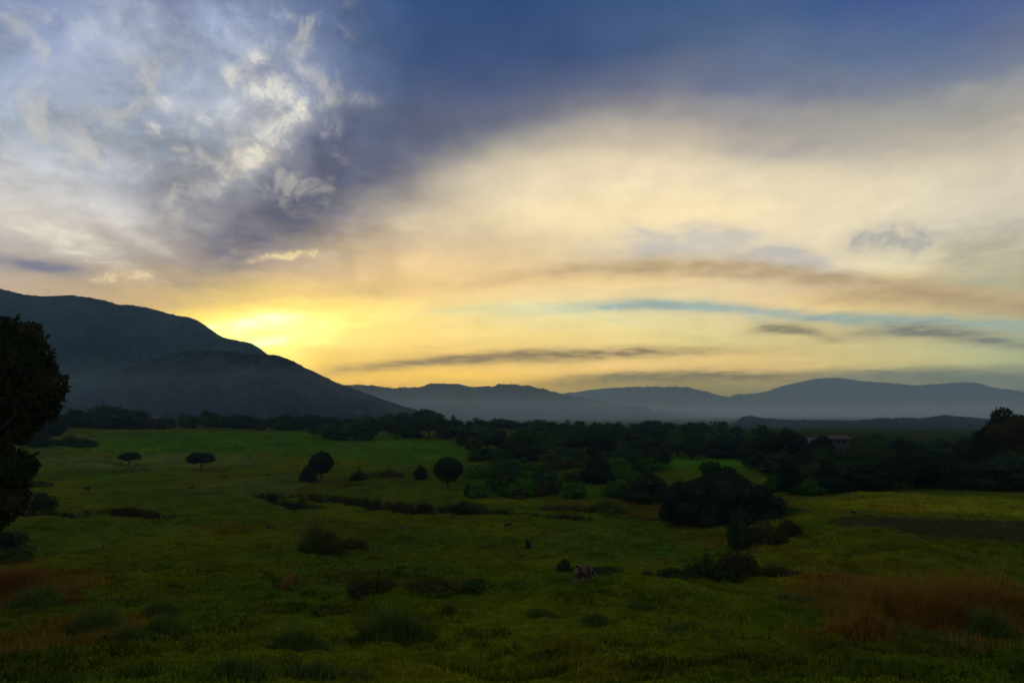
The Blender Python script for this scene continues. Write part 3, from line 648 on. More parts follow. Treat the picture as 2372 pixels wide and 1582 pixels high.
belt(1760, 2372, 24, 225, 270, 12, 'deep in the right thicket', ['full', 'round', 'tall', 'ragged'], ['dark', 'mid', 'dark'], hi=1, jit=14, wide=(1.2, 1.7))
belt(1800, 2400, 26, 180, 205, 32, 'inside the right thicket', ['full', 'round', 'full'], ['dark', 'dark', 'mid'], hi=1, jit=18, wide=(1.3, 1.8))
belt(1940, 2430, 24, 145, 165, 56, 'fronting the right thicket', ['full', 'round', 'full'], ['dark', 'dark', 'mid'], hi=1, jit=26, hmin=5, wide=(1.3, 1.9))

from collections import defaultdict
_by = defaultdict(list)
for t_, p in BELT: _by[t_['label']].append((p, t_))
ORD = {2: ['left one', 'right one'], 3: ['leftmost', 'middle one', 'rightmost']}
for l_, v_ in _by.items():
    if len(v_) < 2: continue
    v_.sort(key=lambda q_: q_[0]); nm = ORD.get(len(v_)) or [w + ' from left' for w in ('first', 'second', 'third', 'fourth', 'fifth', 'sixth', 'seventh', 'eighth', 'ninth', 'tenth', 'eleventh', 'twelfth')]
    for (p, t_), w in zip(v_, nm): t_['label'] = l_ + ', ' + w
# single trees and bushes, each by its top and foot in the photograph: name, px, foot, top, kind, mat, detail, width/height, label, category
ONE = [
 ('tree', 742, 1112, 1042, 'round', 'dark', 2, 1.0, 'dark round-crowned tree left of the eroded channel, with a bush at its foot', 'tree'),
 ('tree', 1038, 1129, 1056, 'round', 'dark', 2, 1.12, 'solitary dark ball-shaped tree on a short trunk, just above the eroded channel', 'tree'),
 ('tree', 465, 1088, 1044, 'umbrella', 'dark', 2, 1.25, 'small umbrella-shaped tree in the meadow, the larger of the two on thin trunks', 'tree'),
 ('tree', 298, 1078, 1044, 'umbrella', 'dark', 2, 1.2, 'smallest umbrella-shaped tree on a thin trunk in the pale meadow strip', 'tree'),
 ('tree', 1385, 1120, 1048, 'full', 'dark', 2, 1.1, 'big dark rounded tree in the middle of the scrub, right of the ball-shaped tree', 'tree'),
 ('tree', 1500, 1158, 1085, 'full', 'dark', 2, 1.25, 'dark bushy tree just left of the biggest black thicket', 'tree'),
 ('tree', 1600, 1215, 1095, 'full', 'dark', 2, 1.25, 'black dense tree forming the left side of the biggest thicket in the pasture', 'tree'),
 ('tree', 1680, 1212, 1078, 'full', 'dark', 2, 1.25, 'black dense tree forming the tall middle of the biggest thicket in the pasture', 'tree'),
 ('tree', 1745, 1205, 1108, 'full', 'dark', 2, 1.5, 'black lower tree forming the right side of the biggest thicket in the pasture', 'tree'),
 ('tree', 1655, 1168, 1066, 'ragged', 'mid', 2, 1.0, 'spiky-topped tree rising behind the biggest black thicket', 'tree'),
 ('tree', 1700, 1160, 1070, 'ragged', 'brown', 2, 0.9, 'brown-tinged tree rising behind the biggest black thicket', 'tree'),
 ('tree', 1800, 1135, 1068, 'ragged', 'mid', 2, 0.7, 'thin tree right of the bright field, first of the thicket at the right', 'tree'),
 ('tree', 1830, 1145, 1062, 'tall', 'dark', 2, 1.1, 'narrow dark conical tree at the left end of the thicket at the right', 'tree'),
 ('tree', 1880, 1138, 1060, 'full', 'mid', 2, 1.0, 'leafy tree second from the left end of the thicket at the right', 'tree'),
 ('tree', 1925, 1140, 1062, 'full', 'dark', 2, 1.0, 'dark tree in the thicket, behind the fresh green bush', 'tree'),
 ('tree', 2335, 1100, 930, 'ragged', 'dark', 2, 0.6, 'tall thin-crowned tree rising highest at the right edge', 'tree'),
 ('tree', 2290, 1100, 985, 'ragged', 'dark', 2, 0.7, 'sparse-branched tree left of the tallest one at the right edge', 'tree'),
 ('tree', 2385, 1110, 960, 'ragged', 'brown', 2, 0.9, 'reddish-leaved tree cut by the right edge', 'tree'),
 ('bush', 712, 1116, 1075, 'bush', 'dark', 1, 0.8, 'dark bush at the foot of the round-crowned tree', 'bush'),
 ('bush', 830, 1112, 1078, 'lowbush', 'dark', 1, 0.7, 'dark scrub bush between the two round trees, nearer the left one', 'bush'),
 ('bush', 900, 1105, 1082, 'lowbush', 'brown', 1, 1.6, 'low brownish scrub in the middle between the two round trees', 'bush'),
 ('bush', 975, 1110, 1075, 'bush', 'dark', 1, 0.8, 'dark upright bush immediately left of the ball-shaped tree', 'bush'),
 ('bush', 1085, 1150, 1118, 'bush', 'dark', 1, 0.7, 'small dark bush at the lower right of the ball-shaped tree', 'bush'),
 ('bush', 1075, 1180, 1155, 'lowbush', 'dark', 1, 1.8, 'dark brush filling the right end of the eroded channel', 'bush'),
 ('bush', 1150, 1135, 1080, 'bush', 'mid', 1, 0.9, 'tall green bush in the scrub right of the ball-shaped tree', 'bush'),
 ('bush', 1210, 1150, 1100, 'bush', 'lush', 1, 1.1, 'fresh green bush in the middle of the scrub', 'bush'),
 ('bush', 1270, 1140, 1085, 'bush', 'mid', 1, 1.1, 'green bush left of the big dark rounded tree', 'bush'),
 ('bush', 1330, 1155, 1110, 'bush', 'lush', 1, 1.2, 'fresh green bush in front of the big dark rounded tree', 'bush'),
 ('bush', 1420, 1150, 1110, 'bush', 'lush', 1, 1.1, 'fresh green bush at the right foot of the big dark rounded tree', 'bush'),
 ('bush', 1180, 1100, 1060, 'bush', 'mid', 1, 1.2, 'green bush high in the scrub under the valley wood', 'bush'),
 ('bush', 1430, 1100, 1055, 'bush', 'lush', 1, 1.3, 'pale green bush between the big dark rounded tree and the bright field', 'bush'),
 ('bush', 1480, 1095, 1060, 'bush', 'mid', 1, 1.2, 'green bush at the left end of the bright field', 'bush'),
 ('bush', 1300, 1180, 1160, 'lowbush', 'brown', 1, 2.2, 'brown low brush right of the eroded channel', 'bush'),
 ('bush', 1400, 1184, 1158, 'lowbush', 'mid', 1, 2.0, 'low green brush below the big dark rounded tree', 'bush'),
 ('bush', 1790, 1140, 1095, 'bush', 'lush', 1, 0.9, 'bright green bush right of the biggest black thicket', 'bush'),
 ('bush', 1870, 1145, 1108, 'bush', 'lush', 1, 1.9, 'fresh green bush in front of the thicket at the right', 'bush'),
 ('bush', 1820, 1190, 1158, 'lowbush', 'mid', 1, 1.9, 'low green scrub between the biggest thicket and the yellow field', 'bush'),
 ('bush', 1712, 1266, 1192, 'bush', 'mid', 2, 0.75, 'rounded green bush in front of the biggest black thicket', 'bush'),
 ('bush', 1775, 1262, 1190, 'shrub', 'brown', 2, 0.95, 'reddish-brown bush beside the rounded green one', 'bush'),
 ('bush', 1830, 1240, 1190, 'shrub', 'brown', 2, 0.9, 'thin brown bush at the tip of the ploughed strip', 'bush'),
 ('bush', 1640, 1335, 1275, 'lowbush', 'mid', 2, 0.8, 'dark green bush in the hollow below the rounded green one', 'bush'),
 ('bush', 1710, 1332, 1268, 'shrub', 'brown', 2, 1.1, 'dark brownish bush in the hollow, widest of the group', 'bush'),
 ('bush', 1800, 1335, 1295, 'lowbush', 'brown', 2, 1.5, 'low dry brush at the right end of the hollow', 'bush'),
 ('bush', 738, 1274, 1216, 'shrub', 'mid', 2, 1.0, 'leafy dark bush at the heart of the lone feathery shrub', 'bush'),
 ('bush', 810, 1268, 1240, 'lowbush', 'brown', 2, 1.6, 'low brush trailing right from the feathery bush', 'bush'),
 ('bush', 855, 1375, 1318, 'lowbush', 'brown', 2, 1.1, 'wide brownish bush in the near pasture, the bigger of the pair', 'bush'),
 ('bush', 1000, 1365, 1330, 'lowbush', 'brown', 2, 1.9, 'low brown brush right of the wide brownish bush', 'bush'),
 ('bush', 1100, 1362, 1330, 'lowbush', 'mid', 2, 1.2, 'small green brush at the right end of the brown brush', 'bush'),
 ('bush', 1308, 1325, 1292, 'bush', 'mid', 2, 0.9, 'small thin bush just behind the grazing pale cow', 'bush'),
 ('bush', 1400, 1325, 1308, 'lowbush', 'mid', 2, 2.4, 'low brush right of the grazing pale cow', 'bush'),
 ('bush', 1560, 1335, 1312, 'lowbush', 'mid', 2, 2.2, 'small bush left of the bushes in the hollow', 'bush'),
 ('bush', 160, 1030, 1005, 'lowbush', 'dark', 1, 2.0, 'dark hedge bush at the left end of the pale meadow strip', 'bush'),
 ('bush', 195, 1034, 1012, 'lowbush', 'dark', 1, 1.6, 'low dark bush at the right end of the meadow hedge', 'bush'),
 ('bush', 120, 1010, 965, 'bush', 'dark', 1, 1.0, 'dark bush beside the big leafy tree, under the mountain', 'bush'),
 ('bush', 85, 1035, 1000, 'bush', 'dark', 1, 1.4, 'dark bush nearest the big leafy tree in the meadow hedge', 'bush'),
 ('bush', 90, 1125, 1108, 'lowbush', 'mid', 1, 2.0, 'straggling bush at the left end of the grassy bank', 'bush'),
 ('bush', 1535, 1050, 1030, 'bush', 'brown', 1, 1.2, 'brownish bush above the left end of the bright field', 'bush'),
]
SCR = [(1095, 1180), (1180, 1240), (1240, 1310), (1310, 1365), (1415, 1470), (1470, 1560), (780, 880), (880, 990)]
SCN = ['just right of the ball-shaped tree', 'left of the middle of the scrub', 'in the middle of the scrub', 'left of the big dark rounded tree', 'right of the big dark rounded tree', "behind the thicket's left neighbour tree", 'right of the round-crowned tree', 'left of the ball-shaped tree']
ROWN = ['high in the scrub', 'midway down the scrub', 'low in the scrub']
for (a_, b_), wh in zip(SCR, SCN):
    for j, fy in enumerate((1082, 1112, 1146)):
        if a_ < 1000: continue
        for k_, (kd, mt, nm_) in enumerate(random.sample([('bush', 'mid', 'green leafy bush'), ('bush', 'lush', 'fresh green bush'), ('shrub', 'lush', 'fresh green open shrub'), ('shrub', 'brown', 'brownish open shrub'), ('lowbush', 'lush', 'low sprawling green bush'), ('full', 'mid', 'small green tree')], 2)):
            p_ = random.uniform(a_, b_); f_ = fy + random.uniform(-9, 9)
            ONE.append(('tree' if kd == 'full' else 'bush', p_, f_, f_ - random.uniform(24, 42) * (.6 if kd == 'lowbush' else 1), kd, mt, 1, random.uniform(1.1, 1.7), f'{nm_} {ROWN[j]}, {wh}', 'tree' if kd == 'full' else 'bush'))
for nm, px, fy, ty, kind, mat, hi, wd, label, cat in ONE:
    x, y = hit(px, fy, h_full); h = htop(px, ty, y); h = max(0.6, h)
    plant(nm, x, y, h, kind, mat, random.randrange(3), hi, label, cat, wide=wd, rz=None if wd < 1.3 else random.uniform(-.3, .3), sink=0.04 * h)

# ------------------------------------------------------------------ the big leafy tree at the left edge
def big_tree():
    D = 45.0; bx = xof(-120, D); z0 = hz(bx, D)
    def L(px, py, rx, rz_, dy=0.0, ry=None):
        return (xof(px, D + dy) - bx, dy, EYE + (D + dy) * ((ST + (PH / 2 - py) / FPX * CT) / (CT - (PH / 2 - py) / FPX * ST)) - z0, rx * D / FPX, (ry or rx) * D / FPX, rz_ * D / FPX)
    lobes = [L(-10, 800, 62, 66), L(50, 775, 24, 30), L(48, 835, 46, 60, -1), L(60, 870, 50, 60), L(104, 895, 34, 42, -1.2), L(86, 925, 40, 48, -.5), L(20, 930, 70, 70, .8), L(-70, 900, 120, 130, 1), L(-40, 965, 70, 50),
             L(72, 965, 22, 34, -.4), L(48, 1000, 22, 26, 0), L(-60, 1060, 80, 90, .5), L(-10, 1085, 60, 62, -1), L(44, 1085, 40, 40, -1.2), L(74, 1078, 20, 26, -.8), L(20, 1140, 48, 52, -1), L(-30, 1190, 60, 50), L(50, 1160, 26, 34, -1.5),
             L(-150, 850, 130, 140, 1), L(-190, 1000, 130, 140, .5), L(-130, 1120, 110, 90)]
    root = ob('mango_tree', None, None, (bx, D, z0))
    tag(root, 'big leafy tree with drooping leaves, cut by the left edge', 'tree')
    c = crown('crown', lobes, 30000, .30, M['mango'], 3, 3, .55, .74, 1.25, .70, 1.12); ob('crown', c, root)
    h = 16.0; parts = [tube([(0, 0, -1), (.1, 0, 2), (0, .2, 4.2), (.3, 0, 8)], [.75, .55, .45, .3], 12)]
    for l in lobes:
        e = np.array(l[:3]); s = np.array([0.05, .1, min(7.5, max(2.6, e[2] * .5))]); m = (s + e) / 2 + np.array([0, 0, .5]); parts.append(tube([s, m, e], [.22, .14, .05], 6))
    V, F = join(parts); ob('trunk', mesh('trunk', V, F, M['bark'], True), root)
big_tree()
# weeds under the big tree
for px, fy, ty, wd, kind, mat, lab in [(95, 1190, 1125, .7, 'shrub', 'dark', 'tall loose weed at the right foot of the big leafy tree'),
 (15, 1270, 1215, 1.3, 'shrub', 'dark', 'dark weed clump under the big leafy tree at the left edge'), (35, 1300, 1258, 1.3, 'shrub', 'mid', 'low sprawling weed in the corner below the big leafy tree')]:
    x, y = hit(px, fy, h_full); plant('weed', x, y, max(.6, htop(px, ty, y)), kind, mat, 1, 1, lab, 'weed', wide=wd, sink=.05)

# ------------------------------------------------------------------ grass
def blades(name, x, y, n, hb, wb, spread, col, lean=.35, jit=.35):
    """n blades round each point; x,y,hb,wb,spread arrays per point, col (m,3)"""
    m = len(x); X = np.repeat(x, n) + RS.normal(size=m * n) * np.repeat(spread, n); Y = np.repeat(y, n) + RS.normal(size=m * n) * np.repeat(spread, n)
    Z = h_full(X, Y) - .02; H = np.repeat(hb, n) * (.5 + RS.rand(m * n)); Wd = np.repeat(wb, n) * (.6 + .8 * RS.rand(m * n))
    a = RS.rand(m * n) * 6.283; lx = RS.normal(size=m * n) * lean * H; ly = RS.normal(size=m * n) * lean * H
    P0 = np.stack([X - np.cos(a) * Wd, Y - np.sin(a) * Wd, Z], 1); P1 = np.stack([X + np.cos(a) * Wd, Y + np.sin(a) * Wd, Z], 1); P2 = np.stack([X + lx, Y + ly, Z + H], 1)
    V = np.concatenate([P0, P1, P2]); k = m * n; i = np.arange(k); F = np.stack([i, i + k, i + 2 * k], 1)
    C = np.repeat(col, n, 0) * (1 + jit * RS.normal(size=(m * n, 1)) * .6); C = np.clip(C, .003, .4)
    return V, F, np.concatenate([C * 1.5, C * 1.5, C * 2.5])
n = 62000
ra = np.exp(RS.uniform(math.log(11), math.log(150), n)); aa = np.radians(RS.uniform(-47, 47, n)); tx_ = ra * np.sin(aa); ty_ = ra * np.cos(aa)
tc_ = g_col(tx_, ty_); lum = tc_.sum(1); red = tc_[:, 0] > tc_[:, 1] * 1.15; lush_ = fbm(tx_ / 4, ty_ / 4, 2, 3)
dep_, so_ = gully(tx_, ty_); pm_, _ = plow_mask(tx_, ty_); kp = (so_ < .3) & (pm_ < .5)
tx_, ty_, tc_, ra, red, lush_ = [q_[kp] for q_ in (tx_, ty_, tc_, ra, red, lush_)]
hb = np.where(red, .24, .09) * (1 + 1.2 * np.clip(lush_, -.3, .6)) * (.8 + ra / 160)
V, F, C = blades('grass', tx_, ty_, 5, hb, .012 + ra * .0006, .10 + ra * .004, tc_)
n = 9000
rt = np.exp(RS.uniform(math.log(14), math.log(150), n)); at_ = np.radians(RS.uniform(-46, 46, n)); tx2 = rt * np.sin(at_); ty2 = rt * np.cos(at_)
kp = (fbm(tx2 / 5 + 9, ty2 / 2.2, 6, 3) > .10) & (gully(tx2, ty2)[1] < .3) & (plow_mask(tx2, ty2)[0] < .5); tx2, ty2, rt = tx2[kp], ty2[kp], rt[kp]
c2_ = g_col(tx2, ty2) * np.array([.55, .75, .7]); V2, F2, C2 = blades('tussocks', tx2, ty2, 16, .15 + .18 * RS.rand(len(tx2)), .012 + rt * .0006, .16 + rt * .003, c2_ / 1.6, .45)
F2 = F2 + len(V); V = np.concatenate([V, V2]); F = np.concatenate([F, F2]); C = np.concatenate([C, C2])
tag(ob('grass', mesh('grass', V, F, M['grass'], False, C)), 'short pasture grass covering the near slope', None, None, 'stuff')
# tall reddish seeding grass at the right and left
def tall_grass(name, blobs, n, hgt, col, label):
    xs = []; ys = []
    for (cx, cyy, rx, ry) in blobs:
        r_ = np.sqrt(RS.rand(n)); a = RS.rand(n) * 6.283; xs.append(cx + rx * r_ * np.cos(a)); ys.append(cyy + ry * r_ * np.sin(a))
    xs = np.concatenate(xs); ys = np.concatenate(ys); hh = hgt * (.55 + .45 * RS.rand(len(xs))) * (1 + 1.2 * fbm(xs / 3, ys / 3, 4, 3)); c = np.array(col)[None] * (.8 + .4 * RS.rand(len(xs), 1))
    V, F, C = blades(name, xs, ys, 5, hh, np.full(len(xs), .016), np.full(len(xs), .14), c, .16)
    tag(ob(name, mesh(name, V, F, M['grass'], False, C)), label, None, None, 'stuff')
tall_grass('tall_grass', [blob(1920, 2240, 1375, 1500), blob(2200, 2500, 1345, 1450), blob(1980, 2120, 1345, 1400), blob(-150, 130, 1370, 1420), blob(-150, 110, 1470, 1600)], 1500, .62, (.12, .075, .012), 'tall reddish seeding grass at the lower corners of the pasture')
# countable clumps of long dark grass
def clump(px, fy, w, h, label, col=(.052, .070, .010), n=520, nm='grass_clump', cat='grass clump'):
    x, y = hit(px, fy, h_full); W_ = w * y / FPX / 2; H_ = max(.25, h * y / FPX)
    r_ = RS.rand(n) ** .62 * (1 + .25 * RS.normal(size=n)).clip(.5, 1.5); a = RS.rand(n) * 6.283; xs = x + W_ * r_ * np.cos(a); ys = y + W_ * .55 * r_ * np.sin(a)
    hh = H_ * np.clip(1.15 - .8 * r_ ** 2, .15, 2) * np.clip(.8 + 1.3 * fbm(xs / .9, ys / .9, 5, 3), .25, 1.5) * (.6 + .6 * RS.rand(n)); c = np.array(col)[None] * (.75 + .5 * RS.rand(n, 1))
    V, F, C = blades('c', xs, ys, 6, hh, np.full(n, .02 if cat == 'grass clump' else .035), np.full(n, .10 + .03 * W_), c, .3)
    z = hz(x, y); V = V - np.array([x, y, z]); tag(ob(nm, mesh(nm, V, F, M['grass'], False, C), None, (x, y, z)), label, cat)
for px, fy, w, h, lab in [(370, 1415, 75, 32, 'dark grass clump in the lower left, upper of the two stacked ones'), (395, 1462, 90, 40, 'dark grass clump in the lower left, lower of the two stacked ones'), (215, 1470, 150, 40, 'wide dark grass patch left of the two stacked clumps'),
                          (305, 1485, 70, 30, 'small dark grass patch at the right end of the wide one, lower left'), (95, 1400, 130, 40, 'dark grass clump under the reddish grass at the left edge'), (905, 1485, 165, 45, 'biggest dark grass clump, low in the middle of the near slope'),
                          (695, 1505, 130, 38, 'dark grass clump left of the biggest one, upper of the pair'), (745, 1562, 180, 45, 'long dark grass clump below and left of the biggest one'), (540, 1570, 140, 40, 'dark grass clump at the bottom edge, left of centre'),
                          (802, 1424, 36, 16, 'small round dark grass tuft above the biggest clump'), (1040, 1416, 26, 14, 'tiny dark grass tuft right of the small round one'), (1385, 1438, 80, 18, 'flat dark grass clump below the grazing pale cow'),
                          (1260, 1424, 70, 16, 'flat dark grass clump left of the one below the cow'), (1480, 1402, 60, 14, 'small dark grass clump to the right below the cow'), (1405, 1372, 40, 14, 'dark tuft just under the grazing pale cow'),
                          (1860, 1400, 110, 20, 'long dark grass clump on the right slope beside the reddish grass'), (1560, 1460, 90, 18, 'dark grass clump on the lower right slope'), (2150, 1480, 120, 26, 'dark grass at the foot of the tall reddish grass'),
                          (2290, 1470, 100, 50, 'dark green weeds in front of the reddish grass at the right edge')]:
    clump(px, fy, w, h, lab)
clump(2100, 1455, 240, 82, 'tallest reddish-brown feathery grass shrub on the right slope', (.135, .068, .009), 2000)
clump(2225, 1440, 230, 62, 'lower reddish feathery grass shrub right of the tallest one', (.135, .068, .009), 1500)
clump(2350, 1425, 210, 60, 'reddish feathery grass shrub cut by the right edge', (.135, .068, .009), 1200)
clump(1985, 1470, 150, 45, 'low reddish grass shrub left of the tallest one', (.135, .068, .009), 900)
clump(738, 1278, 95, 74, 'feathery dark shrub standing alone in the left pasture', (.046, .056, .010), 150, 'feathery_shrub', 'shrub')
clump(775, 1280, 60, 40, 'low feathery shrub leaning on the lone feathery one', (.046, .046, .010), 110, 'feathery_shrub', 'shrub')
clump(40, 1385, 150, 60, 'reddish dry grass shrub at the left edge', (.115, .048, .008), 1500)
clump(168, 1396, 34, 22, 'small reddish tuft right of the dry shrub at the left edge', (.12, .05, .01), 200)
clump(672, 1352, 40, 18, 'small reddish tuft beside the thin bare rut in the near pasture', (.14, .08, .02), 260)

# ------------------------------------------------------------------ cattle
_tmp = bpy.data.scenes.new('work')
def skin(name, nodes, edges, mat, sub=1):
    me = bpy.data.meshes.new(name); me.from_pydata([p[:3] for p in nodes], edges, []); o = bpy.data.objects.new(name, me); _tmp.collection.objects.link(o)
    o.modifiers.new('skin', 'SKIN'); sv = me.skin_vertices[0].data
    for i, p in enumerate(nodes): sv[i].radius = (p[3], p[4] if len(p) > 4 else p[3]); sv[i].use_root = (i == 0)
    s = o.modifiers.new('sub', 'SUBSURF'); s.levels = sub; s.render_levels = sub
    vl = _tmp.view_layers[0]; vl.update(); dg = vl.depsgraph; out = bpy.data.meshes.new_from_object(o.evaluated_get(dg)); bpy.data.objects.remove(o); out.name = name
    out.materials.clear(); out.materials.append(mat)
    for p in out.polygons: p.use_smooth = True
    return out
def cow(x, y, s, heading, pose, mats, label, cat='cow', horns=True, group=None, young=False):
    hide, pale = mats; root = ob('cow' if cat == 'cow' else 'calf', None, None, (x, y, hz(x, y) - .08), heading, s)
    tag(root, label, cat, group); N = []; E = []
    def chain(start, pts):
        prev = start
        for p in pts: N.append(p); E.append((prev, len(N) - 1)) if prev is not None else None; prev = len(N) - 1
        return prev
    lk = 1.12 if young else 1.0; br = .82 if young else 1.0
    if pose == 'lying':
        chain(None, [(0, 0, .42, .34, .30)]); chain(0, [(-.4, 0, .42, .33, .30), (-.72, 0, .34, .22, .22)]); sh = chain(0, [(.4, 0, .44, .28, .28)])
        hd = chain(sh, [(.72, .05, .62, .17), (.88, .1, .80, .13), (1.0, .12, .80, .12), (1.25, .16, .68, .08)])
        for sgn in (1, -1):
            chain(2, [(-.45, .3 * sgn, .16, .12), (-.1, .38 * sgn, .08, .06)]); chain(sh, [(.55, .24 * sgn, .18, .1), (.8, .26 * sgn, .08, .055), (.5, .3 * sgn, .06, .05)])
        head = Vector((1.0, .12, .85)); tail0 = Vector((-.92, 0, .35)); tdown = .2
    else:
        chain(None, [(0, 0, .97 * lk, .36 * br, .44 * br)]); pel = chain(0, [(-.38, 0, 1.00 * lk, .34 * br, .41 * br), (-.72, 0, 1.12 * lk, .27 * br, .29 * br)]); sh = chain(0, [(.36, 0, .98 * lk, .33 * br, .42 * br), (.60, 0, 1.10 * lk, .22 * br, .30 * br)])
        if pose == 'graze': chain(sh, [(.86, 0, .96 * lk, .15, .20), (1.08, 0, .68, .12, .15), (1.20, 0, .50, .12, .13), (1.30, 0, .28, .09, .10), (1.36, 0, .10, .075, .08)]); head = Vector((1.20, 0, .55)); 
        else: chain(sh, [(.82, 0, 1.26 * lk, .14, .19), (1.0, 0, 1.46 * lk, .12, .14), (1.16, 0, 1.50 * lk, .12, .13), (1.38, 0, 1.40 * lk, .085, .09), (1.50, 0, 1.32 * lk, .07, .075)]); head = Vector((1.1, 0, 1.56 * lk))
        for sgn in (1, -1):
            st = .08 * sgn
            chain(pel, [(-.60, .17 * sgn, .92 * lk, .15, .19), (-.52 + st, .19 * sgn, .70, .11, .14), (-.76 + st, .18 * sgn, .44, .06, .075), (-.71 + st, .18 * sgn, .12, .045), (-.66 + st, .18 * sgn, .02, .055, .05)])
            chain(sh, [(.52, .16 * sgn, .84 * lk, .11, .15), (.50 - st, .17 * sgn, .50, .065), (.51 - st, .17 * sgn, .12, .042), (.55 - st, .17 * sgn, .02, .052, .048)])
        tail0 = Vector((-.95, 0, 1.16 * lk)); tdown = .75
    ob('body', skin('body', N, E, hide, 1), root)
    tl = skin('tail', [(*tail0, .035), (tail0.x - .08, 0, tail0.z - tdown * .4, .025), (tail0.x - .07, .02, tail0.z - tdown * .8, .02), (tail0.x - .06, .02, tail0.z - tdown, .045), (tail0.x - .06, .02, tail0.z - tdown - .12, .02)], [(0, 1), (1, 2), (2, 3), (3, 4)], hide, 1); ob('tail', tl, root)
    for sgn in (1, -1):
        ob('ear', skin('ear', [(head.x, head.y + .07 * sgn, head.z - .02, .03), (head.x - .02, head.y + .17 * sgn, head.z - .02, .05, .025), (head.x - .02, head.y + .26 * sgn, head.z - .05, .02, .015)], [(0, 1), (1, 2)], hide, 1), root)
        if horns: ob('horn', skin('horn', [(head.x - .02, head.y + .06 * sgn, head.z + .05, .03), (head.x - .02, head.y + .17 * sgn, head.z + .10, .024), (head.x + .02, head.y + .20 * sgn, head.z + .22, .010)], [(0, 1), (1, 2)], pale, 1), root)
    return root
M['horn'] = noise_mat('horn', (.25, .22, .16), (.38, .34, .26), 8)
def hide_mat(name, a, b, leg, thr=.5):
    m, t, bs = pmat(name, .75, .2); tc = t.n('ShaderNodeTexCoord').outputs['Object']; s = t.n('ShaderNodeSeparateXYZ'); t.t.links.new(tc, s.inputs[0])
    n = t.noise(tc, 2.2, 3, .5).outputs[0]; c = t.mix(t.rng(n, thr - .03, thr + .03), a, b)
    c = t.mix(t.rng(t.m('ADD', s.outputs[2], t.m('MULTIPLY', n, .3)), .80, .72), c, leg)
    c = t.mix(t.rng(t.m('ADD', s.outputs[0], t.m('MULTIPLY', n, .1)), 1.18, 1.24), c, leg)
    fine = t.noise(tc, 40, 3, .6).outputs[0]; t.put(bs.inputs['Base Color'], t.v('SCALE', c, scale=t.rng(fine, .3, .7, .8, 1.2))); return m
M['hide_pied'] = hide_mat('pied_hide', (.11, .078, .034), (.045, .026, .013), (.13, .125, .095), .50)
M['hide_red'] = hide_mat('red_hide', (.11, .032, .012), (.08, .026, .012), (.06, .03, .015))
M['hide_black'] = hide_mat('black_hide', (.012, .012, .013), (.02, .018, .016), (.014, .013, .012))
M['hide_brown'] = hide_mat('brown_hide', (.05, .024, .012), (.022, .014, .010), (.10, .08, .06))
def spot(px, fy): return hit(px, fy, h_full)
x, y = spot(1350, 1352); cow(x, y, y / 48.0, R(28), 'graze', (M['hide_pied'], M['horn']), 'pale and brown white-legged cow grazing head down in the near pasture', horns=False)
x, y = spot(1176, 1224); cow(x, y, .78, R(-12), 'stand', (M['hide_red'], M['horn']), 'red-brown calf standing below the right end of the eroded channel', 'calf', False, young=True)
x, y = spot(935, 1226); cow(x, y, .75, R(165), 'lying', (M['hide_brown'], M['horn']), 'dark brown calf lying in the grass above the wide brownish bush', 'calf', False, young=True)
x, y = spot(202, 1137); cow(x, y, .95, R(-25), 'graze', (M['hide_black'], M['horn']), 'black cow grazing head down above the left eroded bank', 'cow', True)
x, y = spot(442, 1136); cow(x, y, .8, R(50), 'stand', (M['hide_black'], M['horn']), 'small black calf standing with its head raised in the left meadow', 'calf', False, young=True)

bpy.data.scenes.remove(_tmp)

# ------------------------------------------------------------------ stump, rocks
M['stump'] = noise_mat('weathered_stump', (.010, .012, .013), (.028, .026, .022), 7, bump=.5)
x, y = spot(1223, 1268); sr = ob('tree_stump', None, None, (x, y, hz(x, y) - .1)); tag(sr, 'blackened broken tree stump standing in the near pasture between the cattle', 'stump')
V, F = tube([(0, 0, -.1), (0, 0, .25), (-.05, .02, .7), (-.12, .03, 1.1), (-.16, .03, 1.38)], [.42, .33, .26, .17, .05], 11); V += RS.normal(size=V.shape) * .025; ob('trunk', mesh('trunk', V, F, M['stump'], True), sr)
V, F = tube([(.18, 0, -.1), (.24, 0, .4), (.26, .02, .8), (.22, .02, .95)], [.26, .2, .13, .03], 9); V += RS.normal(size=V.shape) * .02; ob('side_shoot', mesh('side_shoot', V, F, M['stump'], True), sr)
M['stone'] = noise_mat('field_stone', (.02, .02, .02), (.06, .055, .05), 5, bump=.4)
for i, (px, fy, s, lab) in enumerate([(622, 1222, .32, 'dark stone lying in the grass above the left pasture'), (520, 1105, .5, 'dark stone near the small black calf'), (1208, 1288, .25, 'small dark stone below the tree stump'), (1975, 1187, .4, 'dark boulder at the tip of the yellow field'), (575, 1060, .6, 'dark boulder in the far left meadow')]):
    x, y = spot(px, fy); iv, jf = ICO[2]; d = 1 + .35 * fbm(iv[:, 0] * 1.7 + i * 5, iv[:, 1] * 1.7 + iv[:, 2] * 1.3, i, 3)
    tag(ob('stone', mesh('stone', iv * d[:, None] * np.array([1.3, 1, .7]) * s, jf, M['stone'], False), None, (x, y, hz(x, y) + s * .2), random.random() * 6), lab, 'stone')

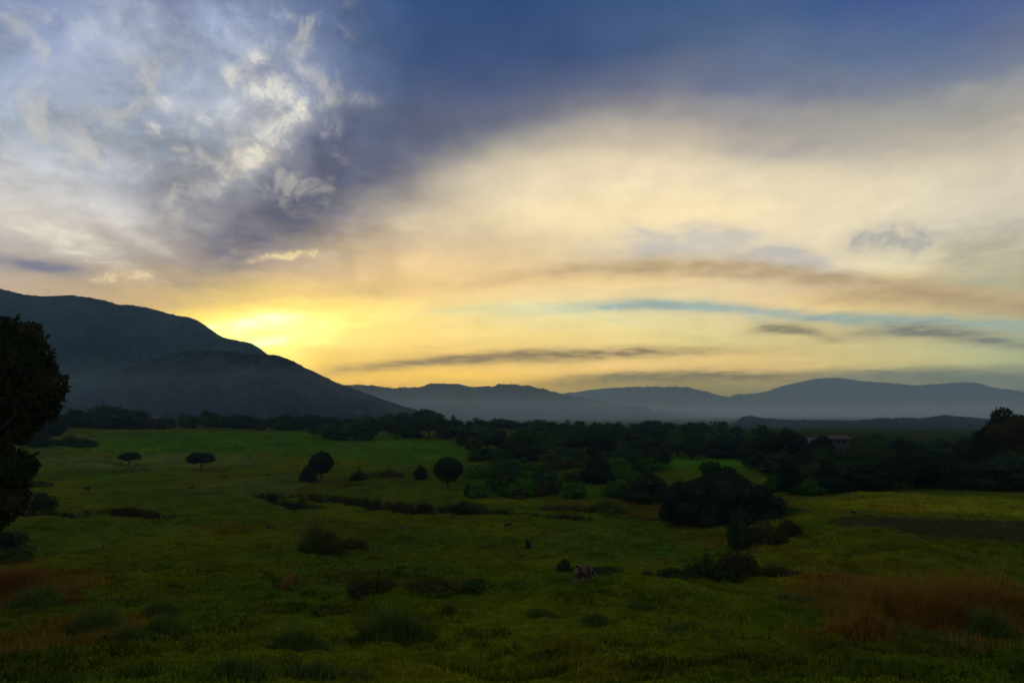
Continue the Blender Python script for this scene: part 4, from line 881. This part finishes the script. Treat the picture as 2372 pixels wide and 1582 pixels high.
# ------------------------------------------------------------------ houses in the trees
M['wall'] = noise_mat('clay_wall', (.06, .048, .042), (.10, .08, .07), 1.5); M['tin'] = noise_mat('tin_roof', (.08, .075, .075), (.13, .12, .12), 1.2)
M['tile'] = noise_mat('clay_roof', (.09, .066, .048), (.13, .095, .07), 1.5); M['fascia'] = noise_mat('white_fascia', (.35, .35, .34), (.5, .5, .48), 3); M['glass'] = noise_mat('dark_window', (.01, .012, .014), (.02, .022, .025), 3, rough=.2)
M['door'] = noise_mat('door_wood', (.05, .035, .02), (.08, .05, .03), 3)
def box(x0, x1, y0, y1, z0, z1):
    V = np.array([(a, b, c) for a in (x0, x1) for b in (y0, y1) for c in (z0, z1)], float); F = np.array([(0, 1, 3, 2), (4, 6, 7, 5), (0, 4, 5, 1), (2, 3, 7, 6), (0, 2, 6, 4), (1, 5, 7, 3)]); return V, F
def house(px, y, base, w, d, wall_h, roof_h, roofm, rz, label, fascia=True, wins=3, hip=0.0):
    x = xof(px, y); root = ob('house', None, None, (x, y, base), rz); tag(root, label, 'house')
    ob('wall', mesh('wall', *box(-w / 2, w / 2, -d / 2, d / 2, -4, wall_h), M['wall']), root)
    o_ = .6; hw, hd = w / 2 + o_, d / 2 + o_; hx = hw * (1 - hip); zt = wall_h + .02
    V = np.array([(-hw, -hd, zt), (hw, -hd, zt), (hw, hd, zt), (-hw, hd, zt), (-hx, 0, zt + roof_h), (hx, 0, zt + roof_h), (-hw, -hd, zt + .15), (hw, -hd, zt + .15), (hw, hd, zt + .15), (-hw, hd, zt + .15)])
    rf = ob('roof', mesh('roof', V, [np.array([(0, 3, 2, 1), (0, 1, 7, 6), (1, 2, 8, 7), (2, 3, 9, 8), (3, 0, 6, 9), (6, 7, 5, 4), (8, 9, 4, 5)]), np.array([(7, 8, 5), (9, 6, 4)])], roofm), root)
    if fascia: ob('fascia', mesh('fascia', *box(-hw, hw, -hd - .06, -hd - .003, zt - .12, zt + .24), M['fascia']), rf)
    for i in range(wins):
        wx = -w / 2 + w * (i + 1) / (wins + 1)
        if wins > 2 and i == wins // 2: ob('door', mesh('door', *box(wx - .5, wx + .5, -d / 2 - .06, -d / 2 + .02, 0, 2.1), M['door']), root); continue
        f = ob('window', mesh('window', *box(wx - .65, wx + .65, -d / 2 - .05, -d / 2 + .02, .9, 2.2), M['fascia'] if wins > 2 else M['door']), root)
        ob('pane', mesh('pane', *box(wx - .52, wx + .52, -d / 2 - .08, -d / 2 - .052, 1.0, 2.1), M['glass']), f)
def zat(px, py, y): Z = (PH / 2 - py) / FPX; return EYE + (ST + Z * CT) / (CT - Z * ST) * y
house(1872, 235, zat(1872, 1037, 235), 11, 7, 2.2, 1.7, M['tin'], R(3), 'long low house with a grey tin roof and white eave among the trees')
house(1938, 232, zat(1938, 1032, 232), 6, 6, 2.4, 1.5, M['tile'], R(-10), 'small house with a clay-coloured roof and two dark windows behind the trees', False, 2, .35)
house(360, 520, zat(360, 975, 520), 9, 6, 2.6, 1.6, M['tin'], R(0), 'tiny white-fronted house in the gap of the far tree row at the left')

# ------------------------------------------------------------------ moon: a thin crescent high in the far sky
mr = 34.0; Q = []; k = 24
for i in range(k + 1): t = -math.pi / 2 + math.pi * i / k; Q.append((math.cos(t) * mr, 0, math.sin(t) * mr))
for i in range(k + 1): t = math.pi / 2 - math.pi * i / k; Q.append((math.cos(t) * mr * .62, -2 , math.sin(t) * mr))
mf = [(i, i + 1, 2 * k + 1 - i - 1 , 2 * k + 1 - i) for i in range(k)]
mm = bpy.data.materials.new('moonlight'); mm.use_nodes = True; b_ = mm.node_tree.nodes['Principled BSDF']; b_.inputs['Emission Color'].default_value = (1, .84, .55, 1); b_.inputs['Emission Strength'].default_value = 1.15; b_.inputs['Base Color'].default_value = (0, 0, 0, 1)
me = mesh('moon', np.array(Q), np.array(mf), mm); dm = Vector(ray(1339, 700)).normalized() * 16000
mo = ob('moon', me, None, (dm.x, dm.y, EYE + dm.z)); mo.rotation_euler = (0, R(-28), -math.atan2(dm.x, dm.y)); tag(mo, 'thin pale crescent moon low in the sky over the middle hill', 'moon')

# ------------------------------------------------------------------ haze over the whole valley
HB = (-12300, 12300, -12300, 12300, -60, 810)
hm = bpy.data.materials.new('evening_haze'); hm.use_nodes = True; hn = hm.node_tree; hn.nodes.clear()
pv = hn.nodes.new('ShaderNodeVolumePrincipled'); pv.inputs['Color'].default_value = (.54, .87, 1.0, 1); pv.inputs['Density'].default_value = SIG; pv.inputs['Anisotropy'].default_value = .35
hn.links.new(pv.outputs[0], hn.nodes.new('ShaderNodeOutputMaterial').inputs['Volume'])
gm = bpy.data.materials.new('valley_mist'); gm.use_nodes = True; gn = gm.node_tree; gn.nodes.clear()
pg = gn.nodes.new('ShaderNodeVolumePrincipled'); pg.inputs['Color'].default_value = (.80, .98, .90, 1); pg.inputs['Density'].default_value = 3.2e-4; pg.inputs['Anisotropy'].default_value = .35
gn.links.new(pg.outputs[0], gn.nodes.new('ShaderNodeOutputMaterial').inputs['Volume'])
tag(ob('valley_mist', mesh('valley_mist', *box(-9000, 9000, 640, 9000, -40, 85), gm)), 'pale mist lying low at the foot of the hills', None, None, 'stuff')
tag(ob('haze', mesh('haze', *box(*HB), hm)), 'thin evening haze lying over the valley and hills', None, None, 'stuff')
